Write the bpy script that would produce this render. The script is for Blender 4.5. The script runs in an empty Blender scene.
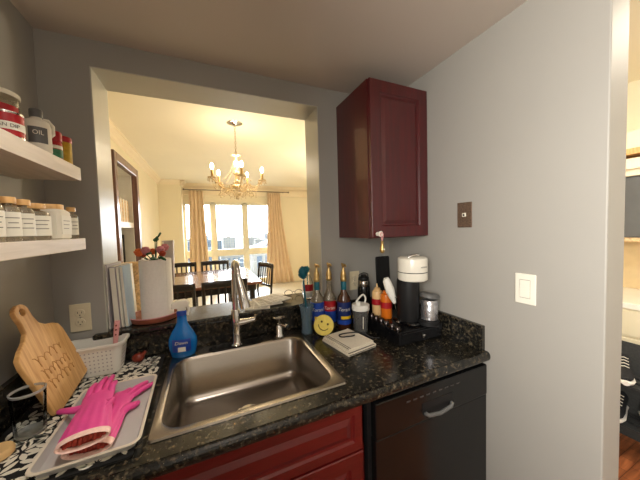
import bpy, bmesh, math, random
from mathutils import Vector, Matrix, Euler
R_ = math.radians
PI = math.pi
scene = bpy.context.scene
COL = scene.collection
random.seed(7)

# ------------------------------------------------------------------ camera
cam_data = bpy.data.cameras.new('camera')
cam_data.sensor_width = 36.0
cam_data.lens = 259.22 / 640.0 * 36.0
cam_data.clip_start = 0.02
cam_data.clip_end = 2000
cam = bpy.data.objects.new('camera', cam_data)
COL.objects.link(cam)
Rv = Vector((0.91482215, -0.40285557, -0.02842224))
Uv = Vector((0.0439788, 0.02941588, 0.9985993))
Fv = Vector((0.40145522, 0.91479074, -0.0446274))
m = Matrix((Rv, Uv, -Fv)).transposed().to_4x4()
m.translation = Vector((0, -1.37289, 1.46852))
cam.matrix_world = m
scene.camera = cam

# ------------------------------------------------------------------ world, exposure, lamps
scene.view_settings.view_transform = 'Standard'
scene.view_settings.look = 'None'
scene.view_settings.gamma = 1
scene.view_settings.exposure = 0.35
world = bpy.data.worlds.new('sky')
scene.world = world
world.use_nodes = True
bg = world.node_tree.nodes['Background']
bg.inputs['Color'].default_value = (0.88, 0.95, 1.0, 1)
bg.inputs['Strength'].default_value = 12.0


def lamp(name, kind, loc, energy, color, size=0.3, rot=(0, 0, 0), sizey=None, spread=None):
    d = bpy.data.lights.new(name, kind)
    d.energy = energy
    d.color = color
    if kind == 'AREA':
        d.size = size
        if sizey:
            d.shape = 'RECTANGLE'
            d.size_y = sizey
        else:
            d.shape = 'DISK'
        if spread:
            d.spread = spread
    else:
        d.shadow_soft_size = size
    o = bpy.data.objects.new(name, d)
    COL.objects.link(o)
    o.location = loc
    o.rotation_euler = rot
    return o


lamp('kitchen_ceiling_lamp', 'POINT', (0.05, -1.75, 2.02), 3.6, (1.0, 0.93, 0.84), size=0.16)
lamp('kitchen_side_fill', 'AREA', (-0.54, -2.0, 1.55), 57, (1.0, 0.95, 0.88), size=1.0, sizey=1.2, rot=(0, R_(-82), 0), spread=R_(125))  # added fill aimed at the right wall; the left wall has no window
lamp('kitchen_doorway_light', 'AREA', (2.1, -1.15, 2.45), 20, (1.0, 0.88, 0.72), size=0.6)
sp = lamp('sink_fill_spot', 'SPOT', (-0.05, -0.80, 2.25), 22, (1.0, 0.93, 0.84), size=0.07)  # spot added to lift the left counter and sink; no fixture
sp.data.spot_size = R_(62); sp.data.spot_blend = 0.8
sp.rotation_euler = Vector((-0.30, 0.36, -1.33)).to_track_quat('-Z', 'Y').to_euler()
lamp('dining_fill_light', 'POINT', (2.2, 2.2, 1.7), 60, (1.0, 0.86, 0.68), size=0.15)  # unseen warm fill added to brighten the dining room

sun = lamp('sun', 'SUN', (3, 30, 20), 9.0, (0.93, 0.97, 1.0), size=0.06, rot=(0, 0, 0))
sun.data.angle = R_(4)
sun.rotation_euler = Vector((-0.10, -1.0, -0.55)).to_track_quat('-Z', 'Y').to_euler()



# ------------------------------------------------------------------ materials
def new_mat(name):
    mt = bpy.data.materials.new(name)
    mt.use_nodes = True
    return mt, mt.node_tree.nodes, mt.node_tree.links, mt.node_tree.nodes['Principled BSDF']


def srgb(r, g, b):
    def f(c):
        c /= 255.0
        return c / 12.92 if c <= 0.04045 else ((c + 0.055) / 1.055) ** 2.4
    return (f(r), f(g), f(b), 1)


def mat(name, col, rough=0.5, metal=0, noise=0.06, nscale=12, bump=0.0, bscale=60, spec=0.5, trans=0, ior=1.45, coat=0, emit=None, estr=0, alpha=1, stretch=None, sheen=0):
    mt, N, L, B = new_mat(name)
    B.inputs['Roughness'].default_value = rough
    B.inputs['Metallic'].default_value = metal
    B.inputs['Specular IOR Level'].default_value = spec
    B.inputs['Transmission Weight'].default_value = trans
    B.inputs['IOR'].default_value = ior
    B.inputs['Coat Weight'].default_value = coat
    B.inputs['Coat Roughness'].default_value = 0.08
    B.inputs['Alpha'].default_value = alpha
    B.inputs['Sheen Weight'].default_value = sheen
    if emit:
        B.inputs['Emission Color'].default_value = emit
        B.inputs['Emission Strength'].default_value = estr
    tc = N.new('ShaderNodeTexCoord')
    mp = N.new('ShaderNodeMapping')
    L.new(tc.outputs['Object'], mp.inputs['Vector'])
    if stretch:
        mp.inputs['Scale'].default_value = stretch
    nz = N.new('ShaderNodeTexNoise')
    nz.inputs['Scale'].default_value = nscale
    nz.inputs['Detail'].default_value = 4
    L.new(mp.outputs['Vector'], nz.inputs['Vector'])
    rp = N.new('ShaderNodeValToRGB')
    c = col
    rp.color_ramp.elements[0].position = 0.3
    rp.color_ramp.elements[1].position = 0.7
    rp.color_ramp.elements[0].color = (c[0] * (1 - noise), c[1] * (1 - noise), c[2] * (1 - noise), 1)
    rp.color_ramp.elements[1].color = (min(1, c[0] * (1 + noise)), min(1, c[1] * (1 + noise)), min(1, c[2] * (1 + noise)), 1)
    L.new(nz.outputs['Fac'], rp.inputs['Fac'])
    L.new(rp.outputs['Color'], B.inputs['Base Color'])
    if bump:
        n2 = N.new('ShaderNodeTexNoise')
        n2.inputs['Scale'].default_value = bscale
        n2.inputs['Detail'].default_value = 3
        L.new(mp.outputs['Vector'], n2.inputs['Vector'])
        bp = N.new('ShaderNodeBump')
        bp.inputs['Strength'].default_value = bump
        bp.inputs['Distance'].default_value = 0.002
        L.new(n2.outputs['Fac'], bp.inputs['Height'])
        L.new(bp.outputs['Normal'], B.inputs['Normal'])
    return mt


def granite():
    mt, N, L, B = new_mat('black_granite')
    tc = N.new('ShaderNodeTexCoord')
    v = N.new('ShaderNodeTexVoronoi')
    v.inputs['Scale'].default_value = 170
    nz = N.new('ShaderNodeTexNoise')
    nz.inputs['Scale'].default_value = 75
    nz.inputs['Detail'].default_value = 6
    L.new(tc.outputs['Object'], v.inputs['Vector'])
    L.new(tc.outputs['Object'], nz.inputs['Vector'])
    r1 = N.new('ShaderNodeValToRGB')
    e = r1.color_ramp.elements
    e[0].position = 0.42; e[0].color = srgb(16, 17, 16)
    e[1].position = 0.58; e[1].color = srgb(46, 42, 34)
    x = e.new(0.74); x.color = srgb(104, 92, 72)
    L.new(nz.outputs['Fac'], r1.inputs['Fac'])
    r2 = N.new('ShaderNodeValToRGB')
    e = r2.color_ramp.elements
    e[0].position = 0.0; e[0].color = (1, 1, 1, 1)
    e[1].position = 0.16; e[1].color = (0, 0, 0, 1)
    L.new(v.outputs['Distance'], r2.inputs['Fac'])
    sep = N.new('ShaderNodeSeparateColor')
    L.new(v.outputs['Color'], sep.inputs['Color'])
    gt = N.new('ShaderNodeMath'); gt.operation = 'GREATER_THAN'; gt.inputs[1].default_value = 0.72
    L.new(sep.outputs['Red'], gt.inputs[0])
    mu = N.new('ShaderNodeMath'); mu.operation = 'MULTIPLY'
    L.new(gt.outputs[0], mu.inputs[0]); L.new(r2.outputs['Color'], mu.inputs[1])
    mx = N.new('ShaderNodeMix'); mx.data_type = 'RGBA'
    L.new(mu.outputs[0], mx.inputs['Factor'])
    L.new(r1.outputs['Color'], mx.inputs['A'])
    mx.inputs['B'].default_value = srgb(168, 162, 140)
    L.new(mx.outputs['Result'], B.inputs['Base Color'])
    B.inputs['Roughness'].default_value = 0.2
    return mt


def wood(name, c1, c2, scale=6, rough=0.4, axis=(1, 12, 12), coat=0, planks=0):
    mt, N, L, B = new_mat(name)
    tc = N.new('ShaderNodeTexCoord')
    mp = N.new('ShaderNodeMapping')
    mp.inputs['Scale'].default_value = axis
    L.new(tc.outputs['Object'], mp.inputs['Vector'])
    nz = N.new('ShaderNodeTexNoise')
    nz.inputs['Scale'].default_value = scale
    nz.inputs['Detail'].default_value = 6
    nz.inputs['Distortion'].default_value = 0.8
    L.new(mp.outputs['Vector'], nz.inputs['Vector'])
    rp = N.new('ShaderNodeValToRGB')
    rp.color_ramp.elements[0].position = 0.32
    rp.color_ramp.elements[1].position = 0.68
    rp.color_ramp.elements[0].color = c1
    rp.color_ramp.elements[1].color = c2
    L.new(nz.outputs['Fac'], rp.inputs['Fac'])
    out = rp.outputs['Color']
    if planks:
        bk = N.new('ShaderNodeTexBrick')
        bk.inputs['Scale'].default_value = planks
        bk.inputs['Mortar Size'].default_value = 0.006
        bk.inputs['Color1'].default_value = (1, 1, 1, 1)
        bk.inputs['Color2'].default_value = (.72, .72, .72, 1)
        bk.inputs['Mortar'].default_value = (.25, .2, .18, 1)
        L.new(tc.outputs['Object'], bk.inputs['Vector'])
        mm = N.new('ShaderNodeMix'); mm.data_type = 'RGBA'; mm.blend_type = 'MULTIPLY'
        mm.inputs['Factor'].default_value = 1
        L.new(out, mm.inputs['A']); L.new(bk.outputs['Color'], mm.inputs['B'])
        out = mm.outputs['Result']
    L.new(out, B.inputs['Base Color'])
    B.inputs['Roughness'].default_value = rough
    B.inputs['Coat Weight'].default_value = coat
    return mt


def glass_mat(name, col=(1, 1, 1, 1), rough=0.0):
    mt, N, L, B = new_mat(name)
    nz = N.new('ShaderNodeTexNoise'); nz.inputs['Scale'].default_value = 3
    B.inputs['Base Color'].default_value = col
    B.inputs['Transmission Weight'].default_value = 1
    B.inputs['Roughness'].default_value = rough
    B.inputs['IOR'].default_value = 1.45
    return mt


M = {}
M['wall'] = mat('greige_wall_paint', srgb(156, 153, 146), 0.55, noise=0.02, nscale=2, bump=0.08, bscale=160)
M['jamb'] = mat('satin_trim_paint', srgb(186, 184, 172), 0.32, noise=0.02, nscale=3)
M['ceil'] = mat('kitchen_ceiling_paint', srgb(200, 190, 178), 0.7, noise=0.02, nscale=2)
M['dwall'] = mat('cream_wall_paint', srgb(234, 222, 190), 0.6, noise=0.02, nscale=2)
M['dceil'] = mat('cream_ceiling_paint', srgb(242, 234, 210), 0.7, noise=0.02, nscale=1.5)
M['crown'] = mat('cream_crown_paint', srgb(238, 222, 190), 0.45, noise=0.02)
M['dfloor'] = mat('pale_carpet', srgb(226, 220, 206), 0.9, noise=0.08, nscale=30, bump=0.4, bscale=300)
M['floor'] = wood('oak_floor', srgb(112, 62, 36), srgb(160, 96, 58), 5, 0.35, (1, 10, 10), planks=4)
M['granite'] = granite()
M['cherry'] = wood('cherry_cabinet', srgb(62, 5, 9), srgb(78, 8, 13), 3, 0.3, (14, 14, 1.2), coat=0.4)
M['cherryh'] = wood('cherry_cabinet_base', srgb(84, 13, 15), srgb(102, 19, 20), 3, 0.34, (1.2, 14, 14), coat=0.3)
M['steel'] = mat('brushed_steel', srgb(158, 150, 141), 0.27, metal=1, noise=0.05, nscale=8, bump=0.05, bscale=50, stretch=(1, 30, 30))
M['chrome'] = mat('chrome', srgb(215, 212, 208), 0.08, metal=1, noise=0.02)
M['black_gloss'] = mat('black_gloss', srgb(14, 14, 15), 0.16, noise=0.1)
M['black_matte'] = mat('black_matte', srgb(20, 20, 21), 0.5, noise=0.1)
M['dish'] = mat('dishwasher_black', srgb(13, 13, 13), 0.2, noise=0.05)
M['white_plastic'] = mat('white_plastic', srgb(226, 224, 216), 0.35, noise=0.02)
M['white_gloss'] = mat('white_gloss', srgb(226, 222, 208), 0.2, noise=0.02)
M['cream_plastic'] = mat('cream_plastic', srgb(214, 202, 172), 0.4, noise=0.02)
M['brass_plate'] = mat('aged_bronze', srgb(112, 92, 76), 0.45, metal=0.5, noise=0.4, nscale=180, bump=0.3, bscale=300)
M['shelf'] = wood('whitewashed_shelf', srgb(196, 184, 168), srgb(212, 200, 186), 4, 0.5, (14, 1.2, 14))
M['gold'] = mat('gold_metal', srgb(190, 160, 104), 0.3, metal=0.9, noise=0.05)
M['glass'] = glass_mat('clear_glass')
M['bamboo'] = wood('bamboo', srgb(196, 144, 84), srgb(226, 182, 120), 5, 0.45, (1.5, 22, 1.5))
M['engrave'] = mat('burnt_wood', srgb(184, 132, 76), 0.7)
M['paper'] = mat('paper_towel', srgb(242, 238, 230), 0.9, noise=0.03, nscale=90, bump=0.5, bscale=120, sheen=.2)
M['clay'] = mat('brown_clay', srgb(140, 78, 58), 0.4, noise=0.1)
M['redclay'] = mat('redbrown_clay', srgb(122, 46, 30), 0.3, noise=0.2)
M['pink'] = mat('pink_rubber', srgb(230, 76, 154), 0.42, noise=0.04, nscale=20, bump=0.2, bscale=90)
M['pinkin'] = mat('pale_pink_lining', srgb(246, 208, 196), 0.6, noise=0.12, nscale=80)
M['redin'] = mat('red_lining', srgb(170, 62, 48), 0.7, noise=0.35, nscale=70)
M['palepink'] = mat('pale_pink_plastic', srgb(222, 160, 160), 0.4)
M['tray'] = mat('grey_tray', srgb(190, 187, 184), 0.38, noise=0.04)
M['trayrim'] = mat('beige_tray_rim', srgb(222, 212, 194), 0.35, noise=0.04)
M['matblack'] = mat('mat_black', srgb(20, 20, 20), 0.85, noise=0.2, nscale=60)
M['matwhite'] = mat('mat_white', srgb(222, 216, 200), 0.85, noise=0.06)
M['blue_soap'] = mat('blue_soap', srgb(20, 132, 220), 0.08, noise=0.05, trans=0.35, ior=1.35, coat=0.5)
M['blue_label'] = mat('blue_label', srgb(28, 66, 156), 0.35, noise=0.25, nscale=40)
M['blue_dark'] = mat('dark_blue_label', srgb(20, 40, 96), 0.35, noise=0.25, nscale=40)
M['white_label'] = mat('white_label', srgb(224, 220, 206), 0.6, noise=0.03)
M['grey_print'] = mat('grey_print', srgb(120, 116, 108), 0.6)
M['red_label'] = mat('red_label', srgb(164, 24, 34), 0.35, noise=0.08)
M['yellow'] = mat('yellow_label', srgb(232, 190, 30), 0.4, noise=0.08)
M['smile'] = mat('yellow_sponge', srgb(226, 204, 104), 0.9, noise=0.08, nscale=60, bump=0.5, bscale=150)
M['smiledark'] = mat('sponge_hole', srgb(90, 70, 30), 0.9)
M['teal'] = mat('teal_bristles', srgb(10, 92, 108), 0.5, noise=0.15)
M['teal2'] = mat('teal_rubber', srgb(24, 128, 140), 0.45, noise=0.1)
M['steelblue'] = mat('greyblue_glass', srgb(150, 182, 202), 0.05, trans=0.72, noise=0.05)
M['green'] = mat('leaf_green', srgb(24, 78, 44), 0.5, noise=0.25)
M['spice'] = mat('yellow_spice', srgb(186, 150, 26), 0.5, noise=0.25, nscale=60)
M['greenlabel'] = mat('green_label', srgb(56, 120, 84), 0.5, noise=0.3, nscale=60)
M['orangef'] = mat('orange_petals', srgb(214, 104, 50), 0.7, noise=0.15, nscale=60)
M['pinkf'] = mat('pink_petals', srgb(206, 130, 140), 0.7, noise=0.15, nscale=60)
M['redf'] = mat('rust_petals', srgb(170, 62, 40), 0.7, noise=0.15, nscale=60)
M['darkliq'] = mat('brown_syrup_glass', srgb(70, 40, 22), 0.06, noise=0.1, coat=0.5)
M['clearliq'] = mat('pale_syrup_glass', srgb(190, 176, 150), 0.06, noise=0.1, trans=0.7, coat=0.5)
M['cream_sauce'] = mat('cream_sauce', srgb(226, 188, 132), 0.35, noise=0.04)
M['orange_sauce'] = mat('orange_sauce', srgb(206, 108, 26), 0.3, noise=0.06)
M['towel'] = mat('cream_towel', srgb(214, 204, 184), 0.95, noise=0.05, nscale=90, bump=0.6, bscale=260, sheen=.3)
M['towelstripe'] = mat('towel_stripe', srgb(64, 60, 58), 0.95)
M['smoke'] = mat('smoky_plastic', srgb(120, 120, 118), 0.15, trans=0.6, noise=0.1)
M['foil'] = mat('foil', srgb(200, 200, 204), 0.25, metal=0.9, noise=0.3, nscale=60, bump=1.0, bscale=50)
M['darkwood'] = wood('dark_brown_wood', srgb(26, 20, 18), srgb(44, 34, 30), 5, 0.25, (6, 6, 6), coat=.3)
M['tablewood'] = wood('polished_table_wood', srgb(104, 58, 34), srgb(140, 82, 50), 3, 0.26, (1, 9, 9), coat=.8)
M['curtain'] = mat('tan_curtain', srgb(222, 194, 156), 0.9, noise=0.04, nscale=6, bump=0.2, bscale=300, sheen=.3)
M['winframe'] = mat('white_window_frame', srgb(226, 218, 190), 0.4)
M['frost'] = mat('bulb_glow', (1, 1, 1, 1), 0.3, emit=(1.0, 0.82, 0.5, 1), estr=14)
M['crystal'] = mat('cut_crystal', srgb(250, 226, 180), 0.06, trans=0.35, ior=1.5, noise=0.02)
M['framewood'] = wood('walnut_frame', srgb(92, 62, 52), srgb(130, 92, 78), 4, 0.3, (8, 8, 1), coat=.3)
M['whitewood'] = mat('white_lacquer', srgb(222, 218, 206), 0.4)
M['wicker'] = mat('wicker', srgb(204, 172, 128), 0.8, noise=0.4, nscale=70, bump=1.0, bscale=70)
M['greyfolder'] = mat('grey_folder', srgb(168, 162, 164), 0.6)
M['bluefolder'] = mat('pale_blue_folder', srgb(196, 216, 226), 0.5)
M['hallgrey'] = mat('grey_cabinet', srgb(92, 92, 90), 0.4)
M['tile'] = mat('cream_tile', srgb(214, 188, 142), 0.3)
M['rubbersole'] = mat('white_sole', srgb(220, 214, 204), 0.6)
M['kitfabric'] = mat('black_shoe_fabric', srgb(26, 26, 28), 0.85, noise=0.3, nscale=90, bump=.5)
M['city'] = mat('hazy_concrete', srgb(62, 70, 76), 0.9, noise=0.15, nscale=0.2)
M['city2'] = mat('hazy_pale_concrete', srgb(86, 84, 78), 0.9, noise=0.15, nscale=0.2)
M['citywin'] = mat('hazy_window', srgb(38, 50, 60), 0.6)
M['cityground'] = mat('hazy_ground', srgb(66, 74, 76), 0.9, noise=0.3, nscale=0.05)
M['newsink'] = mat('newsprint_ink', srgb(186, 182, 174), 0.8)
M['news'] = mat('newsprint', srgb(240, 238, 232), 0.8, noise=0.06, nscale=150)
M['stone_sill'] = M['granite']
M['darkmetal2'] = mat('dim_print', srgb(62, 58, 56), 0.4)
M['darkfab'] = mat('dark_fabric', srgb(52, 52, 50), 0.9, noise=.2, nscale=80)
M['glint_glass'] = mat('painted_glint_glass', srgb(230, 232, 230), 0.05, trans=0.6, coat=.5)  # pale diffuse tint standing in for glints on the tumbler rim and base
M['darkmetal'] = mat('dark_metal', srgb(70, 64, 62), 0.2, metal=0.9, noise=0.3, nscale=90)


# ------------------------------------------------------------------ mesh builder
class MB:
    def __init__(self):
        self.v = []; self.f = []; self.mi = []; self.sm = []

    def add(self, vs, fs, mi=0, smooth=False, T=None):
        b = len(self.v)
        for p in vs:
            p = Vector(p)
            if T is not None:
                p = T @ p
            self.v.append(p)
        for f in fs:
            self.f.append(tuple(b + i for i in f)); self.mi.append(mi); self.sm.append(smooth)
        return self

    def box(self, x0, x1, y0, y1, z0, z1, mi=0, T=None):
        vs = [(x0, y0, z0), (x1, y0, z0), (x1, y1, z0), (x0, y1, z0), (x0, y0, z1), (x1, y0, z1), (x1, y1, z1), (x0, y1, z1)]
        fs = [(0, 3, 2, 1), (4, 5, 6, 7), (0, 1, 5, 4), (1, 2, 6, 5), (2, 3, 7, 6), (3, 0, 4, 7)]
        return self.add(vs, fs, mi, False, T)

    def prism(self, pts, z0, z1, mi=0, T=None, smooth=False):
        n = len(pts)
        a = sum(pts[i][0] * pts[(i + 1) % n][1] - pts[(i + 1) % n][0] * pts[i][1] for i in range(n))
        if a < 0:
            pts = pts[::-1]
        vs = [(p[0], p[1], z0) for p in pts] + [(p[0], p[1], z1) for p in pts]
        fs = [tuple(range(n))[::-1], tuple(range(n, 2 * n))]
        self.add(vs, fs, mi, False, T)
        b = len(self.v) - 2 * n
        for i in range(n):
            j = (i + 1) % n
            self.f.append((b + i, b + j, b + n + j, b + n + i)); self.mi.append(mi); self.sm.append(smooth)
        return self

    def lathe(self, prof, n=28, c=(0, 0, 0), mi=0, T=None, caps=True, sx=1, sy=1, smooth=True):
        vs = []; fs = []
        k = len(prof)
        for (r, z) in prof:
            for i in range(n):
                a = 2 * PI * i / n
                vs.append((c[0] + r * sx * math.cos(a), c[1] + r * sy * math.sin(a), c[2] + z))
        for j in range(k - 1):
            for i in range(n):
                i2 = (i + 1) % n
                fs.append((j * n + i, j * n + i2, (j + 1) * n + i2, (j + 1) * n + i))
        self.add(vs, fs, mi, smooth, T)
        if caps:
            b = len(self.v) - len(vs)
            self.f.append(tuple(b + i for i in range(n))[::-1]); self.mi.append(mi); self.sm.append(False)
            self.f.append(tuple(b + (k - 1) * n + i for i in range(n))); self.mi.append(mi); self.sm.append(False)
        return self

    def tube(self, pts, r, n=10, mi=0, T=None, caps=True, flat=1.0):
        pts = [Vector(p) for p in pts]
        if not isinstance(r, (list, tuple)):
            r = [r] * len(pts)
        if len(r) != len(pts):
            r0 = r; k = len(pts) - 1; r = []
            for i in range(k + 1):
                f = i / k * (len(r0) - 1); j = min(int(f), len(r0) - 2)
                r.append(r0[j] + (r0[j + 1] - r0[j]) * (f - j))
        vs = []; fs = []
        up = Vector((0, 0, 1))
        t0 = (pts[1] - pts[0]).normalized()
        if abs(t0.dot(up)) > 0.95:
            up = Vector((0, 1, 0))
        for j, p in enumerate(pts):
            if j == 0: t = pts[1] - pts[0]
            elif j == len(pts) - 1: t = pts[-1] - pts[-2]
            else: t = pts[j + 1] - pts[j - 1]
            t.normalize()
            s = t.cross(up)
            if s.length < 1e-4:
                s = t.cross(Vector((1, 0, 0)))
            s.normalize()
            u = s.cross(t).normalized()
            up = u
            for i in range(n):
                a = 2 * PI * i / n
                vs.append(p + s * (r[j] * math.cos(a)) + u * (r[j] * flat * math.sin(a)))
        for j in range(len(pts) - 1):
            for i in range(n):
                i2 = (i + 1) % n
                fs.append((j * n + i, j * n + i2, (j + 1) * n + i2, (j + 1) * n + i))
        self.add(vs, fs, mi, True, T)
        if caps:
            b = len(self.v) - len(vs)
            k = len(pts)
            self.f.append(tuple(b + i for i in range(n))[::-1]); self.mi.append(mi); self.sm.append(False)
            self.f.append(tuple(b + (k - 1) * n + i for i in range(n))); self.mi.append(mi); self.sm.append(False)
        return self

    def ball(self, c, r, mi=0, n=14, T=None, s=(1, 1, 1)):
        h = max(6, n // 2)
        vs = [(c[0], c[1], c[2] - r * s[2])]
        for j in range(1, h):
            ph = -PI / 2 + PI * j / h
            for i in range(n):
                a = 2 * PI * i / n
                vs.append((c[0] + r * s[0] * math.cos(ph) * math.cos(a), c[1] + r * s[1] * math.cos(ph) * math.sin(a), c[2] + r * s[2] * math.sin(ph)))
        vs.append((c[0], c[1], c[2] + r * s[2]))
        fs = []
        for i in range(n):
            i2 = (i + 1) % n
            fs.append((0, 1 + i2, 1 + i))
            fs.append((len(vs) - 1, 1 + (h - 2) * n + i, 1 + (h - 2) * n + i2))
        for j in range(h - 2):
            for i in range(n):
                i2 = (i + 1) % n
                fs.append((1 + j * n + i, 1 + j * n + i2, 1 + (j + 1) * n + i2, 1 + (j + 1) * n + i))
        return self.add(vs, fs, mi, True, T)

    def loft(self, rings, mi=0, caps=True, smooth=True, T=None):
        n = len(rings[0]); vs = [p for r in rings for p in r]; fs = []
        for j in range(len(rings) - 1):
            for i in range(n):
                i2 = (i + 1) % n
                fs.append((j * n + i, j * n + i2, (j + 1) * n + i2, (j + 1) * n + i))
        self.add(vs, fs, mi, smooth, T)
        if caps:
            b = len(self.v) - len(vs); k = len(rings)
            self.f.append(tuple(b + i for i in range(n))[::-1]); self.mi.append(mi); self.sm.append(False)
            self.f.append(tuple(b + (k - 1) * n + i for i in range(n))); self.mi.append(mi); self.sm.append(False)
        return self

    def build(self, name, mats, parent=None, bevel=0, seg=2, sharp=None, fix=True):
        me = bpy.data.meshes.new(name)
        me.from_pydata([tuple(p) for p in self.v], [], self.f)
        if not isinstance(mats, (list, tuple)):
            mats = [mats]
        for x in mats:
            me.materials.append(M[x] if isinstance(x, str) else x)
        me.polygons.foreach_set('material_index', self.mi)
        me.polygons.foreach_set('use_smooth', self.sm)
        me.update()
        if fix:
            b = bmesh.new(); b.from_mesh(me)
            bmesh.ops.recalc_face_normals(b, faces=b.faces)
            b.to_mesh(me); b.free()
        if any(self.sm):
            me.set_sharp_from_angle(angle=R_(sharp or 40))
        o = bpy.data.objects.new(name, me)
        COL.objects.link(o)
        if parent is not None:
            o.parent = parent
        if bevel:
            mo = o.modifiers.new('bevel', 'BEVEL')
            mo.width = bevel; mo.segments = seg; mo.limit_method = 'ANGLE'; mo.angle_limit = R_(40)
        return o


def rrect(x0, x1, y0, y1, r, n=6):
    pts = []
    for (cx, cy, a0) in ((x1 - r, y1 - r, 0), (x0 + r, y1 - r, 90), (x0 + r, y0 + r, 180), (x1 - r, y0 + r, 270)):
        for i in range(n + 1):
            a = R_(a0 + 90 * i / n)
            pts.append((cx + r * math.cos(a), cy + r * math.sin(a)))
    return pts


def thing(name, label, cat, loc=(0, 0, 0), rz=0, group=None):
    o = bpy.data.objects.new(name, None)
    COL.objects.link(o)
    o.empty_display_size = 0.02
    o.location = loc; o.rotation_euler = (0, 0, rz)
    o['label'] = label; o['category'] = cat
    if group: o['group'] = group
    return o


def tag(o, label, cat, group=None, loc=None, rz=None):
    o['label'] = label; o['category'] = cat
    if group: o['group'] = group
    if loc is not None: o.location = loc
    if rz is not None: o.rotation_euler = (0, 0, rz)
    return o


def struct(o):
    o['kind'] = 'structure'
    return o


def kids(o):
    return [c for c in bpy.data.objects if c.parent == o]


def copy_tree(o, parent=None, top=True):
    c = o.copy(); COL.objects.link(c)
    if parent is not None: c.parent = parent
    for ch in kids(o):
        copy_tree(ch, c, False)
    return c


def text(name, body, size, mt, parent, T, ext=0.0004, align='CENTER', shear=0, xs=1):
    cu = bpy.data.curves.new(name, 'FONT')
    cu.body = body; cu.size = size; cu.extrude = ext; cu.align_x = align; cu.align_y = 'CENTER'; cu.shear = shear
    cu.resolution_u = 3
    t = bpy.data.objects.new(name, cu)
    COL.objects.link(t)
    dg = bpy.context.evaluated_depsgraph_get()
    me = bpy.data.meshes.new_from_object(t.evaluated_get(dg))
    bpy.data.objects.remove(t)
    me.transform(T)
    me.materials.clear()
    me.materials.append(M[mt])
    o = bpy.data.objects.new(name, me)
    COL.objects.link(o); o.parent = parent
    return o


def face(x, y, z, az, r=0.0):
    """matrix placing an XY-plane drawing upright; az = direction it faces (deg, 0 = +x)."""
    a = R_(az)
    n = Vector((math.cos(a), math.sin(a), 0))
    xa = Vector((-math.sin(a), math.cos(a), 0))
    Tm = Matrix((xa, Vector((0, 0, 1)), n)).transposed().to_4x4()
    Tm.translation = Vector((x, y, z)) + n * r
    return Tm


def wraptext(name, body, size, mt, parent, z, az, r, ext=0.0004, shear=0):
    """lettering bent round a vertical cylinder of radius r"""
    o = text(name, body, size, mt, parent, Matrix.Identity(4), ext, 'CENTER', shear)
    for v in o.data.vertices:
        a = R_(az) + v.co.x / r
        rr = r + v.co.z + 0.0006
        v.co = Vector((rr * math.cos(a), rr * math.sin(a), z + v.co.y))
    return o


def patch(mb, r, z0, z1, az, span, mi=0, th=0.0006, n=14, c=(0, 0)):
    """curved label patch on a cylinder"""
    vs = []; fs = []
    for k, rr in enumerate((r + th, r - 0.0004)):
        for i in range(n + 1):
            a = R_(az - span / 2 + span * i / n)
            for z in (z0, z1):
                vs.append((c[0] + rr * math.cos(a), c[1] + rr * math.sin(a), z))
    w = 2 * (n + 1)
    for i in range(n):
        a = 2 * i
        fs.append((a, a + 2, a + 3, a + 1))
        fs.append((w + a, w + a + 1, w + a + 3, w + a + 2))
        fs.append((a, w + a, w + a + 2, a + 2))
        fs.append((a + 1, a + 3, w + a + 3, w + a + 1))
    fs.append((0, 1, w + 1, w)); e = 2 * n
    fs.append((e, w + e, w + e + 1, e + 1))
    mb.add(vs, fs, mi, True)
    return mb


# ================================================================== SETTING
XL, XR, ZC = -0.572, 1.096, 2.267
T = 0.193
OX0, OX1, OZT, OZB = -0.407, 0.610, 2.160, 1.030
BACK = -2.7
DL, DR, DY, DZ = -0.92, 3.35, 5.60, 2.63
# floor
b = MB(); b.box(XL - .15, DR + .15, BACK - .15, 0.1, -0.1, 0)
struct(b.build('floor', 'floor'))
b = MB(); b.box(DL - .15, DR + .15, 0.1, DY + .2, -0.1, 0)
struct(b.build('floor_dining', 'dfloor'))
# kitchen walls
b = MB()
b.box(XL - .1, OX0, 0, T, 0, DZ + .1)
b.box(OX1, XR + .12, 0, T, 0, DZ + .1)
b.box(OX0, OX1, 0, T, OZT, DZ + .1)
b.box(OX0, OX1, 0, T, 0, OZB)
struct(b.build('wall_front', 'wall', fix=False))
b = MB(); b.box(XL - .1, XL, BACK, 0, 0, ZC + .1)
struct(b.build('wall_left', 'wall'))
b = MB(); b.box(XR, XR + .118, -1.01, 0, 0, ZC + .3)
struct(b.build('wall_right', 'wall', bevel=.004))
b = MB(); b.box(XL - .1, DR, BACK - .1, BACK, 0, ZC + .4)
struct(b.build('wall_back', 'wall'))
b = MB(); b.box(XL - .1, XR + .118, BACK, 0, ZC, ZC + .1)
struct(b.build('ceiling', 'ceil'))
# painted lining of the pass-through
b = MB()
th = .004
b.box(OX0, OX0 + th, -.001, T + .001, OZB, OZT)
b.box(OX1 - th, OX1, -.001, T + .001, OZB, OZT)
b.box(OX0, OX1, -.001, T + .001, OZT - th, OZT)
struct(b.build('trim_1', 'jamb'))
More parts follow.
